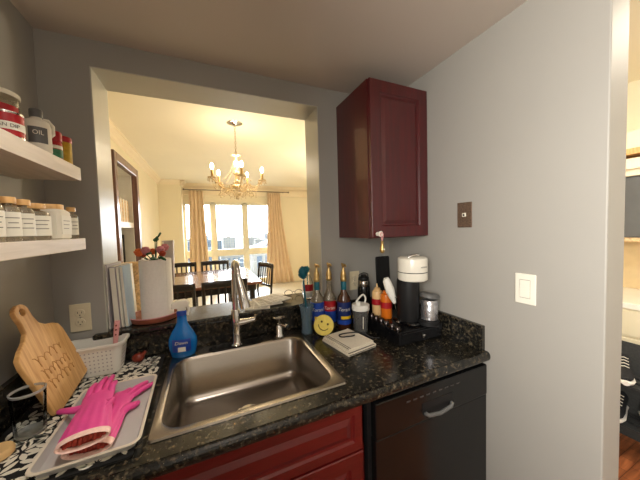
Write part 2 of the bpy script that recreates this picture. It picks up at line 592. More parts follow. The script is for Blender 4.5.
# dining walls
b = MB(); b.box(DL - .1, DL, T, DY, 0, DZ + .1)
b.box(DL, XL - .1, T - .1, T, 0, DZ + .1)
struct(b.build('wall_dining_left', 'dwall'))
b = MB(); b.box(DR, DR + .1, BACK, DY, 0, DZ + .1)
struct(b.build('wall_dining_right', 'dwall'))
WX0, WX1, WZ0, WZ1 = -.50, 1.75, .12, 2.20
b = MB()
b.box(DL, WX0, DY, DY + .15, 0, DZ + .1)
b.box(WX1, DR, DY, DY + .15, 0, DZ + .1)
b.box(WX0, WX1, DY, DY + .15, WZ1, DZ + .1)
b.box(WX0, WX1, DY, DY + .15, 0, WZ0)
struct(b.build('wall_dining_back', 'dwall'))
b = MB(); b.box(DL, -.47, 5.22, DY, 0, DZ)
struct(b.build('wall_dining_pillar', 'dwall'))
b = MB(); b.box(DL - .1, DR + .1, T - .1, DY + .1, DZ, DZ + .1)
b.box(XR + .118, DR + .1, BACK, T - .1, DZ, DZ + .1)
struct(b.build('ceiling_dining', 'dceil'))


# crown molding profile swept along a wall: depth d away from wall, from ceiling down
def crown(name, p0, p1, nrm):
    prof = [(0, 0), (.085, 0), (.085, -.018), (.07, -.024), (.058, -.045), (.035, -.062), (.022, -.078), (.016, -.095), (0, -.10)]
    b = MB(); vs = []
    for p in (p0, p1):
        for d, z in prof:
            vs.append((p[0] + nrm[0] * d, p[1] + nrm[1] * d, DZ + z))
    n = len(prof)
    fs = [(i, (i + 1) % n, n + (i + 1) % n, n + i) for i in range(n)] + [tuple(range(n)), tuple(range(n, 2 * n))]
    b.add(vs, fs)
    return struct(b.build(name, 'crown'))


crown('trim_2', (DL, T), (DL, 5.22), (1, 0))
crown('trim_3', (DL, 5.22), (-.385, 5.22), (0, -1))
crown('trim_4', (-.47, 5.135), (-.47, DY), (1, 0))
crown('trim_5', (-.47, DY), (DR, DY), (0, -1))
# boxed beam over the window
b = MB(); b.box(-.47, DR, 5.54, DY, 2.36, 2.531)
struct(b.build('trim_6', 'crown', bevel=.006))

# window: frame with mullions and a glass pane set
b = MB()
y0, y1 = DY + .02, DY + .09
fw = .05
b.box(WX0, WX1, y0, y1, WZ1 - fw, WZ1)
b.box(WX0, WX1, y0, y1, WZ0, WZ0 + fw)
b.box(WX0, WX0 + fw, y0, y1, WZ0, WZ1)
b.box(WX1 - fw, WX1, y0, y1, WZ0, WZ1)
for x in (.185, .955):
    b.box(x - .05, x + .05, y0, y1, WZ0, WZ1)
b.box(WX0, WX1, y0 - .01, y1 + .01, .86, .98)
for x in (.04, .36, 1.1):
    pass
fr = struct(b.build('window_1', 'winframe', bevel=.005))
b = MB(); b.box(WX0 - .04, WX1 + .04, DY - .06, DY + .02, WZ0 - .03, WZ0)
b.build('window_sill', 'winframe', fr, bevel=.005)
# inner sash lines
b = MB()
for (xa, xb) in ((WX0 + .05, .135), (.235, .905), (1.005, WX1 - .05)):
    for (za, zb) in ((.98, WZ1 - .05), (WZ0 + .05, .86)):
        for (p, q, r, s) in ((xa, xb, za, za + .025), (xa, xb, zb - .025, zb), (xa, xa + .025, za, zb), (xb - .025, xb, za, zb)):
            b.box(p, q, y0 + .02, y1 - .01, r, s)
b.build('sash', 'winframe', fr)
b = MB()
for (xa, xb) in ((WX0 + .05, .135), (.235, .905), (1.005, WX1 - .05)):
    for (za, zb) in ((.98, WZ1 - .05), (WZ0 + .05, .86)):
        b.box(xa, xb, y0 + .035, y0 + .039, za, zb)
wg, N_, L_, B_ = new_mat('window_glass')
N_.remove(B_)
tr = N_.new('ShaderNodeBsdfTransparent'); gl = N_.new('ShaderNodeBsdfGlossy'); gl.inputs['Roughness'].default_value = .02
fz = N_.new('ShaderNodeFresnel'); mx = N_.new('ShaderNodeMixShader')
L_.new(fz.outputs[0], mx.inputs[0]); L_.new(tr.outputs[0], mx.inputs[1]); L_.new(gl.outputs[0], mx.inputs[2])
L_.new(mx.outputs[0], N_['Material Output'].inputs['Surface'])
M['winglass'] = wg
tg, N_, L_, B_ = new_mat('thin_drinking_glass')
N_.remove(B_)
tr = N_.new('ShaderNodeBsdfTransparent'); tr.inputs['Color'].default_value = (.93, .94, .94, 1)
gl = N_.new('ShaderNodeBsdfGlossy'); gl.inputs['Roughness'].default_value = .04
fz = N_.new('ShaderNodeLayerWeight'); fz.inputs['Blend'].default_value = .08; mx = N_.new('ShaderNodeMixShader')
L_.new(fz.outputs['Fresnel'], mx.inputs[0]); L_.new(tr.outputs[0], mx.inputs[1]); L_.new(gl.outputs[0], mx.inputs[2])
L_.new(mx.outputs[0], N_['Material Output'].inputs['Surface'])
M['thinglass'] = tg
b.build('glass_pane', 'winglass', fr)

# ------------------------------------------------------------------ counter
CZ = .915
CF = -.650
SX0, SX1, SY0, SY1 = -.168, .438, -.585, -.035    # sink rim
hx0, hx1, hy0, hy1 = SX0 + .012, SX1 - .012, SY0 + .012, SY1 - .012
b = MB()
cz0 = .875
outer = [(XL, -.0), (XL, CF), (XR, CF), (XR, 0)]
# counter slab around the sink cut-out
for (xa, xb, ya, yb) in ((XL, hx0, CF, 0), (hx1, XR, CF, 0), (hx0, hx1, CF, hy0), (hx0, hx1, hy1, 0)):
    b.box(xa, xb, ya, yb, cz0, CZ)
bmx = bmesh.new()
o = b.build('countertop', 'granite')
tag(o, 'speckled black granite countertop with sink cut-out along the front wall', 'countertop')
# merge inner seams
bmx.from_mesh(o.data); bmesh.ops.remove_doubles(bmx, verts=bmx.verts, dist=1e-5); bmx.to_mesh(o.data); bmx.free()
# rounded front nose
nb = MB()
pr_ = []
for i in range(9):
    a = -PI / 2 + PI * i / 8
    pr_.append((CF - .014 * math.cos(a), (cz0 + CZ) / 2 + .02 * math.sin(a)))
rings = []
for x in (XL, XR - .0005):
    rings.append([(x, y, z) for (y, z) in pr_] + [(x, CF + .002, CZ), (x, CF + .002, cz0)])
nb.loft(rings, smooth=False)
nb.build('bullnose_edge', 'granite', o)
# backsplashes
b = MB(); b.box(OX1 + .05, XR - .02, -.02, 0, CZ, 1.025)
tag(b.build('backsplash', 'granite', bevel=.002), 'black granite backsplash strip behind the syrup bottles', 'backsplash')
b = MB(); b.box(XR - .02, XR, -.64, 0, CZ, 1.025)
tag(b.build('backsplash', 'granite', bevel=.002), 'black granite backsplash strip on the right wall beside the coffee machine', 'backsplash')
b = MB(); b.box(XL, XL + .02, -.64, 0, CZ, 1.035)
tag(b.build('backsplash', 'granite', bevel=.002), 'black granite backsplash strip under the cutting board on the left wall', 'backsplash')
b = MB(); b.box(XL + .02, OX1 + .05, -.02, 0, CZ, 1.026)
tag(b.build('backsplash', 'granite', bevel=.002), 'black granite backsplash strip behind the faucet below the raised sill', 'backsplash')
# raised sill of the pass-through
b = MB()
b.prism([(-.448, -.034), (.662, -.034), (.662, -.001), (OX1 - .005, -.001), (OX1 - .005, .225), (OX0 + .005, .225), (OX0 + .005, -.001), (-.448, -.001)], 1.0305, 1.0535)
tag(b.build('pass_through_sill', 'granite', bevel=.008, seg=3), 'raised black granite sill of the pass-through opening', 'sill')

# ------------------------------------------------------------------ sink
sk = thing('kitchen_sink', 'stainless steel drop-in single bowl sink in the black granite counter', 'sink', (.1265, -.31, CZ))
cx, cy = .1265, -.31


def ringpts(x0, x1, y0, y1, r, z, n=6):
    return [(p[0] - cx, p[1] - cy, z) for p in rrect(x0, x1, y0, y1, r, n)]


BX0, BX1, BY0, BY1 = -.136, .400, -.550, -.125
b = MB()
rg = [ringpts(SX0, SX1, SY0, SY1, .012, .0005), ringpts(SX0 + .003, SX1 - .003, SY0 + .003, SY1 - .003, .012, .006),
      ringpts(BX0 - .014, BX1 + .014, BY0 - .014, BY1 + .014, .07, .0065), ringpts(BX0 - .008, BX1 + .008, BY0 - .008, BY1 + .008, .065, .0035)]
b.loft(rg, caps=False)
b.build('rim', 'steel', sk, sharp=50)
b = MB()
rg = [ringpts(BX0 - .008, BX1 + .008, BY0 - .008, BY1 + .008, .065, .0035), ringpts(BX0, BX1, BY0, BY1, .06, -.006),
      ringpts(BX0 + .008, BX1 - .008, BY0 + .008, BY1 - .008, .055, -.15),
      ringpts(BX0 + .018, BX1 - .018, BY0 + .018, BY1 - .018, .05, -.175),
      ringpts(BX0 + .04, BX1 - .04, BY0 + .04, BY1 - .04, .04, -.186),
      ringpts(cx - .05, cx + .05, cy - .05, cy + .05, .049, -.192)]
b.loft(rg, caps=False)
o = b.build('bowl', 'steel', sk, sharp=60)
b = MB(); b.lathe([(.0, -.198), (.03, -.198), (.04, -.194), (.055, -.190), (.055, -.1925), (0, -.1925)][:4], caps=False, c=(0, 0, 0))
b.build('drain', 'chrome', sk)

# faucet
FX, FY = .113, -.085
fa = thing('pull_down_faucet', 'tall chrome pull-down faucet on the back of the sink', 'faucet', (FX, FY, CZ + .0065))
b = MB(); b.lathe([(.030, 0), (.030, .006), (.024, .012), (.0205, .02), (.0195, .10), (.0195, .165), (.016, .172)], 24)
b.build('base_column', 'chrome', fa)
b = MB()
pts = [(0, 0, .16), (0, 0, .31)]
for i in range(1, 13):
    a = PI * i / 12
    pts.append((.006 * i / 12, -.062 + .062 * math.cos(a), .33 + .062 * math.sin(a) + .012))
b.tube([(0, 0, .16), (0, 0, .25), (0, 0, .33)] + pts[2:], .0135, 14)
b.build('gooseneck', 'chrome', fa)
b = MB()
b.tube([(.006, -.124, .345), (.012, -.135, .31), (.018, -.146, .275), (.024, -.156, .24), (.027, -.161, .218)], [.0145, .0165, .0185, .0215, .0225], 18)
o = b.build('spray_head', 'chrome', fa)
for (z, y) in ((.305, -.136), (.275, -.146), (.24, -.156)):
    b = MB(); b.ball((.012 + (.31 - z) * .18, y - .0175, z - .002), .0045, 0, 8)
    b.build('spray_button', 'white_plastic', o)
b = MB()
b.tube([(.010, 0, .105), (.035, 0, .105), (.060, -.002, .108), (.088, -.004, .112)], [.0165, .0165, .0125, .011], 16)
b.tube([(.084, -.004, .100), (.092, -.004, .132)], [.006, .0055], 10)
b.build('lever_handle', 'chrome', fa)
b = MB(); b.prism([(p[0], p[1]) for p in rrect(-.125, .125, -.03, .024, .026)], -.0005, .004)
b.build('deck_plate', 'black_gloss', fa, bevel=.001)

# soap dispenser
sd = thing('soap_dispenser', 'small chrome soap dispenser with short spout right of the faucet', 'soap dispenser', (.325, -.075, CZ + .0065))
sd.scale = (1.2, 1.2, 1.1)
b = MB(); b.lathe([(.022, 0), (.022, .004), (.017, .010), (.0165, .045), (.013, .052)], 20); b.build('body', 'chrome', sd)
b = MB(); b.tube([(0, 0, .054), (.012, -.016, .056), (.026, -.036, .052)], [.011, .011, .010], 12, flat=.8); b.build('spout', 'chrome', sd)
b = MB(); b.tube([(0, 0, .05), (0, 0, .085)], .004, 8); b.lathe([(.0, .084), (.026, .086), (.028, .090), (.024, .094), (0, .095)], 20, caps=False)
b.build('pump_cap', 'chrome', sd)


# ------------------------------------------------------------------ base cabinets
def panel_door(b, x0, x1, z0, z1, y, th=.02, rail=.05, axis='x', mi=0):
    """raised-panel front facing -y"""
    def ring(ins, yy):
        return [(x0 + ins, yy, z0 + ins), (x1 - ins, yy, z0 + ins), (x1 - ins, yy, z1 - ins), (x0 + ins, yy, z1 - ins)]
    rs = [ring(0, y + th), ring(0, y + .003), ring(.003, y), ring(rail, y), ring(rail + .005, y + .007), ring(rail + .012, y + .008), ring(rail + .030, y + .001), ring(rail + .034, y + .001)]
    b.loft(rs, mi, True, False)


bc = thing('base_cabinet', 'dark red cherry base cabinet with drawer front under the sink', 'cabinet', (0, -.63, 0))
b = MB(); b.box(XL + .003, .484, .022, .624, .10, .700)
b.box(XL + .003, .484, .022, .035, .70, .872); b.box(.466, .484, .022, .624, .70, .872); b.box(XL + .003, XL + .018, .022, .624, .70, .872)
b.box(XL + .003, .484, .09, .624, 0, .10)
b.build('body', 'cherryh', bc)
for (xa, xb, za, zb, nm) in ((-.36, .468, .700, .862, 'drawer_front'), (-.55, -.375, .700, .862, 'drawer_front')):
    b = MB(); panel_door(b, xa, xb, za, zb, .0, rail=.032); b.build(nm, 'cherryh', bc)
for (xa, xb) in ((.058, .468), (-.36, .050), (-.55, -.375)):
    b = MB(); panel_door(b, xa, xb, .12, .692, .0, rail=.05); b.build('door', 'cherryh', bc)

# dishwasher
dw = thing('dishwasher', 'black built-in dishwasher under the right end of the counter', 'dishwasher', (.79, -.652, 0))
b = MB(); b.box(-.298, .298, .03, .60, .09, .868); b.build('body', 'black_matte', dw)
b = MB(); b.box(-.285, .298, .0, .03, .11, .7270); b.build('door_panel', 'dish', dw, bevel=.004)
# control panel with a recessed handle
b = MB()
b.box(-.285, .298, -.003, .03, .728, .862)
o = b.build('control_panel', 'dish', dw, bevel=.006)
b = MB()
hp = [(-.065, .748), (.075, .748), (.085, .762), (.085, .80), (-.075, .80), (-.075, .762)]
pts = [(x, z) for x, z in hp]
vs = [(x, -.0045, z) for x, z in pts] + [(x, -.0025, z) for x, z in pts]
n = len(pts)
b.add(vs, [tuple(range(n)), tuple(range(n, 2 * n))] + [(i, (i + 1) % n, n + (i + 1) % n, n + i) for i in range(n)])
b.build('handle_recess', 'black_matte', o)
b = MB(); b.tube([(-.066, -.010, .765), (-.055, -.016, .757), (.0, -.020, .752), (.062, -.016, .757), (.074, -.010, .765)], .0075, 10); b.build('pull_handle', 'hallgrey', o)
for k in range(9):
    b = MB(); b.box(-.15 + k * .032, -.132 + k * .032, -.0042, -.003, .826, .831); b.build('button', 'darkmetal2', o)
b = MB(); b.box(-.29, .29, .05, .10, 0, .088); b.build('toe_kick', 'black_matte', dw)

# ------------------------------------------------------------------ upper cabinet
uc = thing('wall_cabinet', 'dark red cherry wall cabinet hung in the front right corner', 'cabinet', (.729, -.313, 1.412))
W = XR - .729
b = MB(); b.box(0, W - .001, .0, .313, 0, .762); b.build('body', 'cherry', uc, bevel=.002)
b = MB()
panel_door(b, .004, W - .004, .003, .759, -.021, th=.02, rail=.055)
dr = b.build('door', 'cherry', uc)
b = MB(); b.lathe([(.0, 0), (.010, 0), (.010, .008), (.006, .014), (.013, .020), (.014, .026), (.0, .028)], 16, T=Matrix.Translation((.032, -.021, .022)) @ Matrix.Rotation(R_(90), 4, 'X'), caps=False)
b.build('knob', 'white_gloss', dr)
# ornament on the knob
og = thing('hanging_charm', 'small gold charm with a bead hanging from the wall cabinet knob', 'charm', (.761, -.366, 1.43))
b = MB(); b.tube([(0, 0, .012), (.008, -.002, .004), (.005, -.004, -.012), (0, -.004, -.03), (-.005, -.004, -.012), (-.008, -.002, .004), (0, 0, .012)], .0022, 6); b.build('ribbon', 'palepink', og)
b = MB(); b.lathe([(.003, -.088), (.010, -.083), (.012, -.07), (.009, -.055), (.006, -.042), (.008, -.034), (.004, -.028)], 12, c=(0, -.004, 0)); b.build('pendant', 'gold', og)
b = MB(); b.ball((.001, -.0165, -.068), .005, 0, 10); b.build('bead', 'matwhite', og)

# ------------------------------------------------------------------ wall plates
def outlet(name, label, loc):
    t = thing(name, label, 'outlet', loc)
    b = MB(); b.box(-.035, .035, -.006, 0, -.0575, .0575); b.build('cover_plate', 'cream_plastic', t, bevel=.003)
    for s in (-1, 1):
        b = MB(); b.lathe([(.0165, 0), (.0165, .003), (.0155, .004)], 20, T=Matrix.Translation((0, -.0055, s * .0195)) @ Matrix.Rotation(R_(90), 4, 'X'))
        r = b.build('receptacle', 'cream_plastic', t)
        b = MB(); b.box(-.0075, -.0055, -.0100, -.0092, s * .0195 - .001, s * .0195 + .007)
        b.box(.0055, .0075, -.0100, -.0092, s * .0195 - .001, s * .0195 + .006)
        b.box(-.0022, .0022, -.0100, -.0092, s * .0195 - .010, s * .0195 - .006); b.build('slot', 'black_matte', r)
    b = MB(); b.ball((0, -.006, 0), .003, 0, 8, s=(1, .5, 1)); b.build('screw', 'chrome', t)
    return t


outlet('wall_outlet', 'cream duplex outlet on the front wall above the white basket', (-.4892, 0, 1.1288))
outlet('wall_outlet', 'cream duplex outlet behind the bottles under the wall cabinet', (.825, 0, 1.142))
sw = thing('light_switch', 'white rocker light switch plate on the right wall', 'light switch', (XR, -.7958, 1.219))
b = MB(); b.box(-.006, 0, -.035, .035, -.0575, .0575); b.build('cover_plate', 'white_gloss', sw, bevel=.003)
b = MB(); b.box(-.0095, -.0055, -.0165, .0165, -.033, .033, T=Matrix.Rotation(R_(2), 4, 'Y')); b.build('rocker', 'white_gloss', sw, bevel=.0012)
b = MB()
for (a1, a2, z1, z2) in ((-.0178, .0178, .0335, .0348), (-.0178, .0178, -.0348, -.0335), (-.0178, -.0168, -.0348, .0348), (.0168, .0178, -.0348, .0348)):
    b.box(-.0066, -.0058, a1, a2, z1, z2)
b.build('rocker_gap', 'grey_print', sw)
bp = thing('bronze_wall_plate', 'aged bronze wall plate with small white jack right of the wall cabinet', 'wall plate', (XR, -.5454, 1.5117))
b = MB(); b.box(-.005, 0, -.036, .036, -.0575, .0575); b.build('cover_plate', 'brass_plate', bp, bevel=.002)
b = MB(); b.box(-.008, -.004, -.009, .009, -.008, .009); j = b.build('jack', 'matwhite', bp, bevel=.001)
b = MB(); b.box(-.0086, -.0078, -.004, .004, -.005, .004); b.build('socket', 'black_matte', j)
for z in (-.045, .045):
    b = MB(); b.ball((-.005, 0, z), .003, 0, 8, s=(.5, 1, 1)); b.build('screw', 'brass_plate', bp)

# ------------------------------------------------------------------ shelves on the left wall
for (zt, th, lab) in ((1.708, .046, 'upper whitewashed floating shelf on the left wall, below the jars and tins'), (1.4575, .040, 'lower whitewashed floating shelf on the left wall, holding corked bottles')):
    b = MB(); b.box(XL, -.400, -1.25, -.172, zt - th, zt)
    tag(b.build('floating_shelf', 'shelf', bevel=.0015), lab, 'shelf')
UZ, LZ = 1.708, 1.4575


# lower shelf: bottles with cork caps
def cork_bottle(r, h, label, group=None, square=False, loc=(0, 0, 0), lw=1.0):
    t = thing('spice_bottle', label, 'bottle', loc, 0, group)
    b = MB()
    if square:
        rg = []
        for (s, z) in ((.9, 0), (1, .004), (1, h * .78), (.8, h * .86)):
            rg.append([(p[0], p[1], z) for p in rrect(-r * s, r * s, -r * s, r * s, r * .35, 4)])
        b.loft(rg)
    else:
        b.lathe([(r * .92, 0), (r, .004), (r, h * .70), (r * .9, h * .77), (r * .45, h * .82), (r * .42, h * .88)], 22)
    b.build('glass_body', 'clearliq' if not square else 'matwhite', t)
    b = MB()
    if square:
        b.box(r - .0006, r + .0008, -r * .8, r * .8, h * .15, h * .68); b.box(-r * .8, r * .8, -r - .0008, -r + .0006, h * .15, h * .68)
    else:
        patch(b, r, h * .12, h * .66, -40, 250, n=24)
    b.build('paper_label', 'white_label', t)
    b = MB()
    for k in range(3):
        z = h * (.52 - .11 * k); w = (34, 24, 30)[k]
        if not square: patch(b, r + .0005, z, z + .0022, -40, w * 2, n=8)
        else: b.box(r + .0006, r + .0013, -r * .5, r * .5 - k * .004, z, z + .0018)
    b.build('label_print', 'grey_print', t)
    b = MB()
    z0 = h * .84 if square else h * .86
    rr = r * (.82 if square else .72)
    b.lathe([(rr, z0), (rr * 1.03, z0 + .002), (rr * 1.03, h - .002), (rr, h)], 20)
    b.build('wooden_cap', 'bamboo', t)
    return t


LX = -.432
sp0 = cork_bottle(.021, .107, 'white-labelled bottle on the lower shelf, cut by the left photo edge', loc=(LX, -.560, LZ))
names = ['round white-labelled bottle with wooden cap on the lower shelf, second from the left edge',
         'round white-labelled bottle with wooden cap on the lower shelf, third from the left edge',
         ]
for (y, lb) in ((-.503, names[0]), (-.447, names[1])):
    c = copy_tree(sp0); c.location = (LX, y, LZ); c['label'] = lb
cork_bottle(.036, .104, 'wide white-labelled jar with wooden lid midway along the lower shelf', loc=(-.447, -.372, LZ))
cork_bottle(.040, .110, 'largest square frosted jar with wooden lid near the end of the lower shelf', square=True, loc=(-.448, -.282, LZ))
cork_bottle(.0165, .108, 'slim corked bottle at the right end of the lower shelf', loc=(-.424, -.203, LZ))
for i, (x, y) in enumerate(((-.515, -.50), (-.515, -.43))):
    c = copy_tree(sp0); c.location = (x, y, LZ)
    c['label'] = 'back-row bottle on the lower shelf, ' + ('nearer the left photo edge' if i == 0 else 'next to the wide jar')

# upper shelf items
t = thing('storage_canister', 'large clear canister with red label at the left photo edge on the upper shelf', 'canister', (-.485, -.418, UZ))
b = MB(); b.lathe([(.044, 0), (.047, .005), (.047, .124), (.044, .130)], 30); b.build('body', 'clearliq', t)
b = MB(); b.lathe([(.046, .122), (.0485, .124), (.0485, .134), (.045, .136)], 30); b.build('lid', 'matwhite', t)
b = MB(); patch(b, .047, .052, .098, -50, 100, n=20); b.build('red_patch', 'red_label', t)
wraptext('lettering', 'jan', .026, 'matwhite', t, .066, -62, .0478)
b = MB(); b.lathe([(.040, .006), (.043, .04), (.040, .06), (.03, .07)], 20); b.build('contents', 'wicker', t)
t = thing('food_tin', 'short red and white tin in front of the large canister', 'tin', (-.434, -.478, UZ))
b = MB(); b.lathe([(.030, 0), (.031, .001), (.031, .003), (.030, .004), (.030, .058), (.031, .059), (.031, .062), (.029, .062), (.028, .060)], 28); b.build('can', 'chrome', t)
b = MB(); patch(b, .030, .005, .057, -40, 330, n=40); b.build('red_wrap', 'red_label', t)
b = MB(); patch(b, .0308, .018, .036, -40, 300, n=40); b.build('white_band', 'white_label', t)
wraptext('lettering', 'BEAN DIP', .0115, 'grey_print', t, .027, -68, .0316)
t = thing('oil_bottle', 'white oil bottle with dark label and grey cap on the upper shelf', 'bottle', (-.428, -.362, UZ), R_(12))
t.scale = (.86, .82, 1.0)
b = MB(); b.lathe([(.031, 0), (.034, .004), (.034, .072), (.030, .086), (.015, .094), (.013, .10)], 26); b.build('body', 'matwhite', t)
b = MB(); b.lathe([(.016, .098), (.0165, .10), (.0165, .118), (.014, .121)], 20); b.build('cap', 'hallgrey', t)
b = MB(); patch(b, .0338, .022, .066, -76, 80, n=16); b.build('dark_label', 'hallgrey', t)
wraptext('lettering', 'OIL', .017, 'matwhite', t, .050, -76, .0347)
b = MB(); b.tube([(.026, .020, .052), (.034, .026, .062), (.034, .028, .085), (.024, .020, .098), (.010, .010, .096)], .0055, 8); b.build('handle', 'matwhite', t)
t = thing('spice_jar', 'small spice jar with red lid and green label on the upper shelf', 'jar', (-.432, -.268, UZ))
b = MB(); b.lathe([(.019, 0), (.021, .003), (.021, .054), (.018, .060)], 22); b.build('body', 'red_label', t)
b = MB(); patch(b, .021, .008, .034, -30, 200, n=18); b.build('green_band', 'greenlabel', t)
b = MB(); patch(b, .021, .036, .046, -30, 120, n=18); b.build('white_band', 'white_label', t)
b = MB(); b.lathe([(.0205, .060), (.0215, .062), (.0215, .088), (.019, .091)], 22); b.build('lid', 'red_label', t)
t = thing('spice_jar', 'yellow spice tin with red lid at the right end of the upper shelf', 'jar', (-.437, -.200, UZ))
b = MB(); b.lathe([(.024, 0), (.0255, .003), (.0255, .076), (.024, .078)], 24); b.build('body', 'spice', t)
b = MB(); b.lathe([(.0262, .076), (.027, .078), (.027, .092), (.025, .095)], 24); b.build('lid', 'red_label', t)
t = thing('storage_canister', 'pale plastic tub behind the oil bottle on the upper shelf', 'tub', (-.525, -.33, UZ))
b = MB(); b.lathe([(.036, 0), (.04, .08)], 24); b.build('body', 'cream_plastic', t)
b = MB(); b.lathe([(.042, .08), (.042, .09), (.04, .092)], 24); b.build('lid', 'matwhite', t)

# ------------------------------------------------------------------ drying mat
b = MB(); b.prism(rrect(-.543, -.192, -.615, -.028, .012), 0, .005)
MATZ = CZ + .0056
rnd = random.Random(3)
vs = []


def inside(x, y): return -.540 < x < -.195 and -.612 < y < -.031


def petal(b, x, y, a, L, w):
    ca, sa = math.cos(a), math.sin(a)
    pts = [(0, 0), (.3, .45), (.62, .5), (.88, .28), (1, 0), (.88, -.28), (.62, -.5), (.3, -.45)]
    P = [(x + (p[0] * L) * ca - (p[1] * w) * sa, y + (p[0] * L) * sa + (p[1] * w) * ca) for p in pts]
    if all(inside(*p) for p in P):
        n = len(P)
        b.add([(p[0], p[1], .0053) for p in P], [tuple(range(n))], 1)


cs = []
tries = 0
while len(cs) < 95 and tries < 4000:
    tries += 1
    p = (rnd.uniform(-.55, -.18), rnd.uniform(-.62, -.02))
    if all((p[0] - q[0]) ** 2 + (p[1] - q[1]) ** 2 >.045 ** 2 for q in cs):
        cs.append(p)
for (x, y) in cs:
    n = rnd.choice((7, 8, 9)); a0 = rnd.random() * 6
    for k in range(n):
        L = rnd.uniform(.026, .040)
        petal(b, x + .006 * math.cos(a0 + 2 * PI * k / n), y + .006 * math.sin(a0 + 2 * PI * k / n), a0 + 2 * PI * k / n, L, .0135)
o = b.build('drying_mat', ['matblack', 'matwhite'], fix=False)
tag(o, 'black drying mat printed with white leaf flowers left of the sink', 'mat', loc=(0, 0, CZ + .0003))

# ------------------------------------------------------------------ grey tray
ty = thing('baking_tray', 'shallow grey rectangular tray on the leaf-print mat under the pink gloves', 'tray', (-.291, -.428, MATZ + .0008), R_(2.0))
b = MB()


def rr3(hx, hy, r, z): return [(p[0], p[1], z) for p in rrect(-hx, hx, -hy, hy, r, 6)]


TX, TY = .107, .178
b.loft([rr3(TX - .012, TY - .012, .018, 0), rr3(TX - .004, TY - .004, .022, .019), rr3(TX - .0055, TY - .0055, .021, .019), rr3(TX - .0135, TY - .0135, .017, .0022), rr3(.01, .01, .005, .002)], caps=True)
b.build('pan', 'tray', ty, sharp=30)
b = MB(); b.loft([rr3(TX - .0055, TY - .0055, .021, .018), rr3(TX - .0055, TY - .0055, .021, .0205), rr3(TX + .001, TY + .001, .025, .0215), rr3(TX + .002, TY + .002, .025, .019), rr3(TX - .004, TY - .004, .022, .018)], caps=False)
b.build('rim', 'trayrim', ty)


# ------------------------------------------------------------------ pink rubber gloves
def glove(name, label, loc, rz, fingers, thumb, z0, flip=1, cuffopen=True, tilt=0.0):
    t = thing(name, label, 'glove', loc, rz)
    b = MB()
    # y = 0 cuff mouth, +y to the finger tips
    secs = [(0.0, .061, .0235, .026), (.03, .060, .0225, .0255), (.08, .056, .021, .025), (.13, .050, .019, .024), (.17, .046, .017, .023), (.205, .047, .016, .0215), (.235, .049, .0145, .020), (.258, .047, .012, .018), (.272, .038, .009, .017)]
    rings = []
    N = 52
    # ribs along the forearm
    dense = []
    for i in range(len(secs) - 1):
        a, c = secs[i], secs[i + 1]
        for k in range(4):
            f = k / 4
            dense.append([a[j] * (1 - f) + c[j] * f for j in range(4)])
    dense.append(list(secs[-1]))
    for (y, hw, hh, zc) in dense:
        rg = []
        for i in range(N):
            a = 2 * PI * i / N
            rib = 1 + (.05 * math.cos(a * 13) if y < .17 else 0)
            rg.append((hw * math.cos(a) * rib, y, zc + hh * math.sin(a) * rib))
        rings.append(rg)
    b.loft(rings[0:1] + rings, caps=False)
    # cap at the fingers end
    b.f.append(tuple(len(b.v) - N + i for i in range(N))); b.mi.append(0); b.sm.append(True)
    # remove the duplicated first ring band (zero area)
    body = b
    for (x0, x1, y1, zz, bend) in fingers:
        p0 = Vector((x0 * flip, .225, .019))
        p1 = Vector((x1 * flip, y1, zz))
        mid = p0.lerp(p1, .5) + Vector((0, 0, bend))
        q1 = p0.lerp(mid, .6); q2 = mid.lerp(p1, .6)
        body.tube([p0, q1, mid, q2, p1, p1 + (p1 - mid).normalized() * .006], [.0125, .0122, .0118, .011, .0095, .004], 12)
    (x1, y1, zz) = thumb
    body.tube([(.030 * flip, .13, .022), (.048 * flip, .165, .022), ((x1 * .7 + .015) * flip, (y1 + .16) / 2, (zz + .022) / 2), (x1 * flip, y1, zz), (x1 * 1.06 * flip, y1 + .006, zz)], [.016, .0155, .013, .0105, .004], 12)
    o = body.build('rubber_shell', 'pink', t, sharp=70)
    # cuff lip, folded lining and hollow inside
    b = MB()
    ring = lambda y, k, zc=.026: [(.061 * k * math.cos(2 * PI * i / N), y, zc + .0235 * k * math.sin(2 * PI * i / N)) for i in range(N)]
    b.loft([ring(.016, 1.04), ring(-.003, 1.05), ring(-.006, 1.0), ring(-.004, .93), ring(.02, .90)], caps=False)
    b.build('cuff_lip', 'pinkin', t, sharp=70)
    b = MB()
    b.loft([ring(.004, .92), ring(.03, .86), ring(.06, .6), ring(.065, .1)], caps=True)
    b2 = MB()
    vs = []
    b2.loft([ring(.012, .91), ring(.05, .72), ring(.07, .3), ring(.072, .02)], caps=False)
    for k in range(9):
        x = -.045 + k * .0113
        b2.tube([(x, .010, .014 + .004 * math.sin(k * 1.7)), (x + .002, .012, .026), (x, .014, .034 + .003 * math.cos(k))], .006, 8)
    b2.build('inner_lining', 'redin', t, sharp=70)
    t.scale = (.80, .93, .68)
    return t


TZ = MATZ + .0008 + .0022
fing1 = [(-.034, -.026, .318, .022, .010), (-.012, .004, .350, .020, .016), (.012, .026, .358, .018, .008), (.033, .040, .312, .012, .012)]
g1 = glove('rubber_glove', 'pink rubber glove with open red-lined cuff lying on top in the grey tray', (-.292, -.586, TZ + .032), R_(9), fing1, (-.108, .215, .010), 0)
fing2 = [(-.030, -.030, .270, .012, .004), (-.010, .010, .290, .012, .006), (.012, .064, .318, .014, .010), (.034, .092, .300, .012, .006)]
g2 = glove('rubber_glove', 'second pink rubber glove underneath, flat in the grey tray', (-.290, -.574, TZ + .0005), R_(-4), fing2, (.070, .190, .012), 0)

# ------------------------------------------------------------------ cutting board
import itertools
bo = thing('cutting_board', 'bamboo cutting board with a holed handle leaning on the left wall', 'cutting board', (-.448, -.232, CZ + .018))
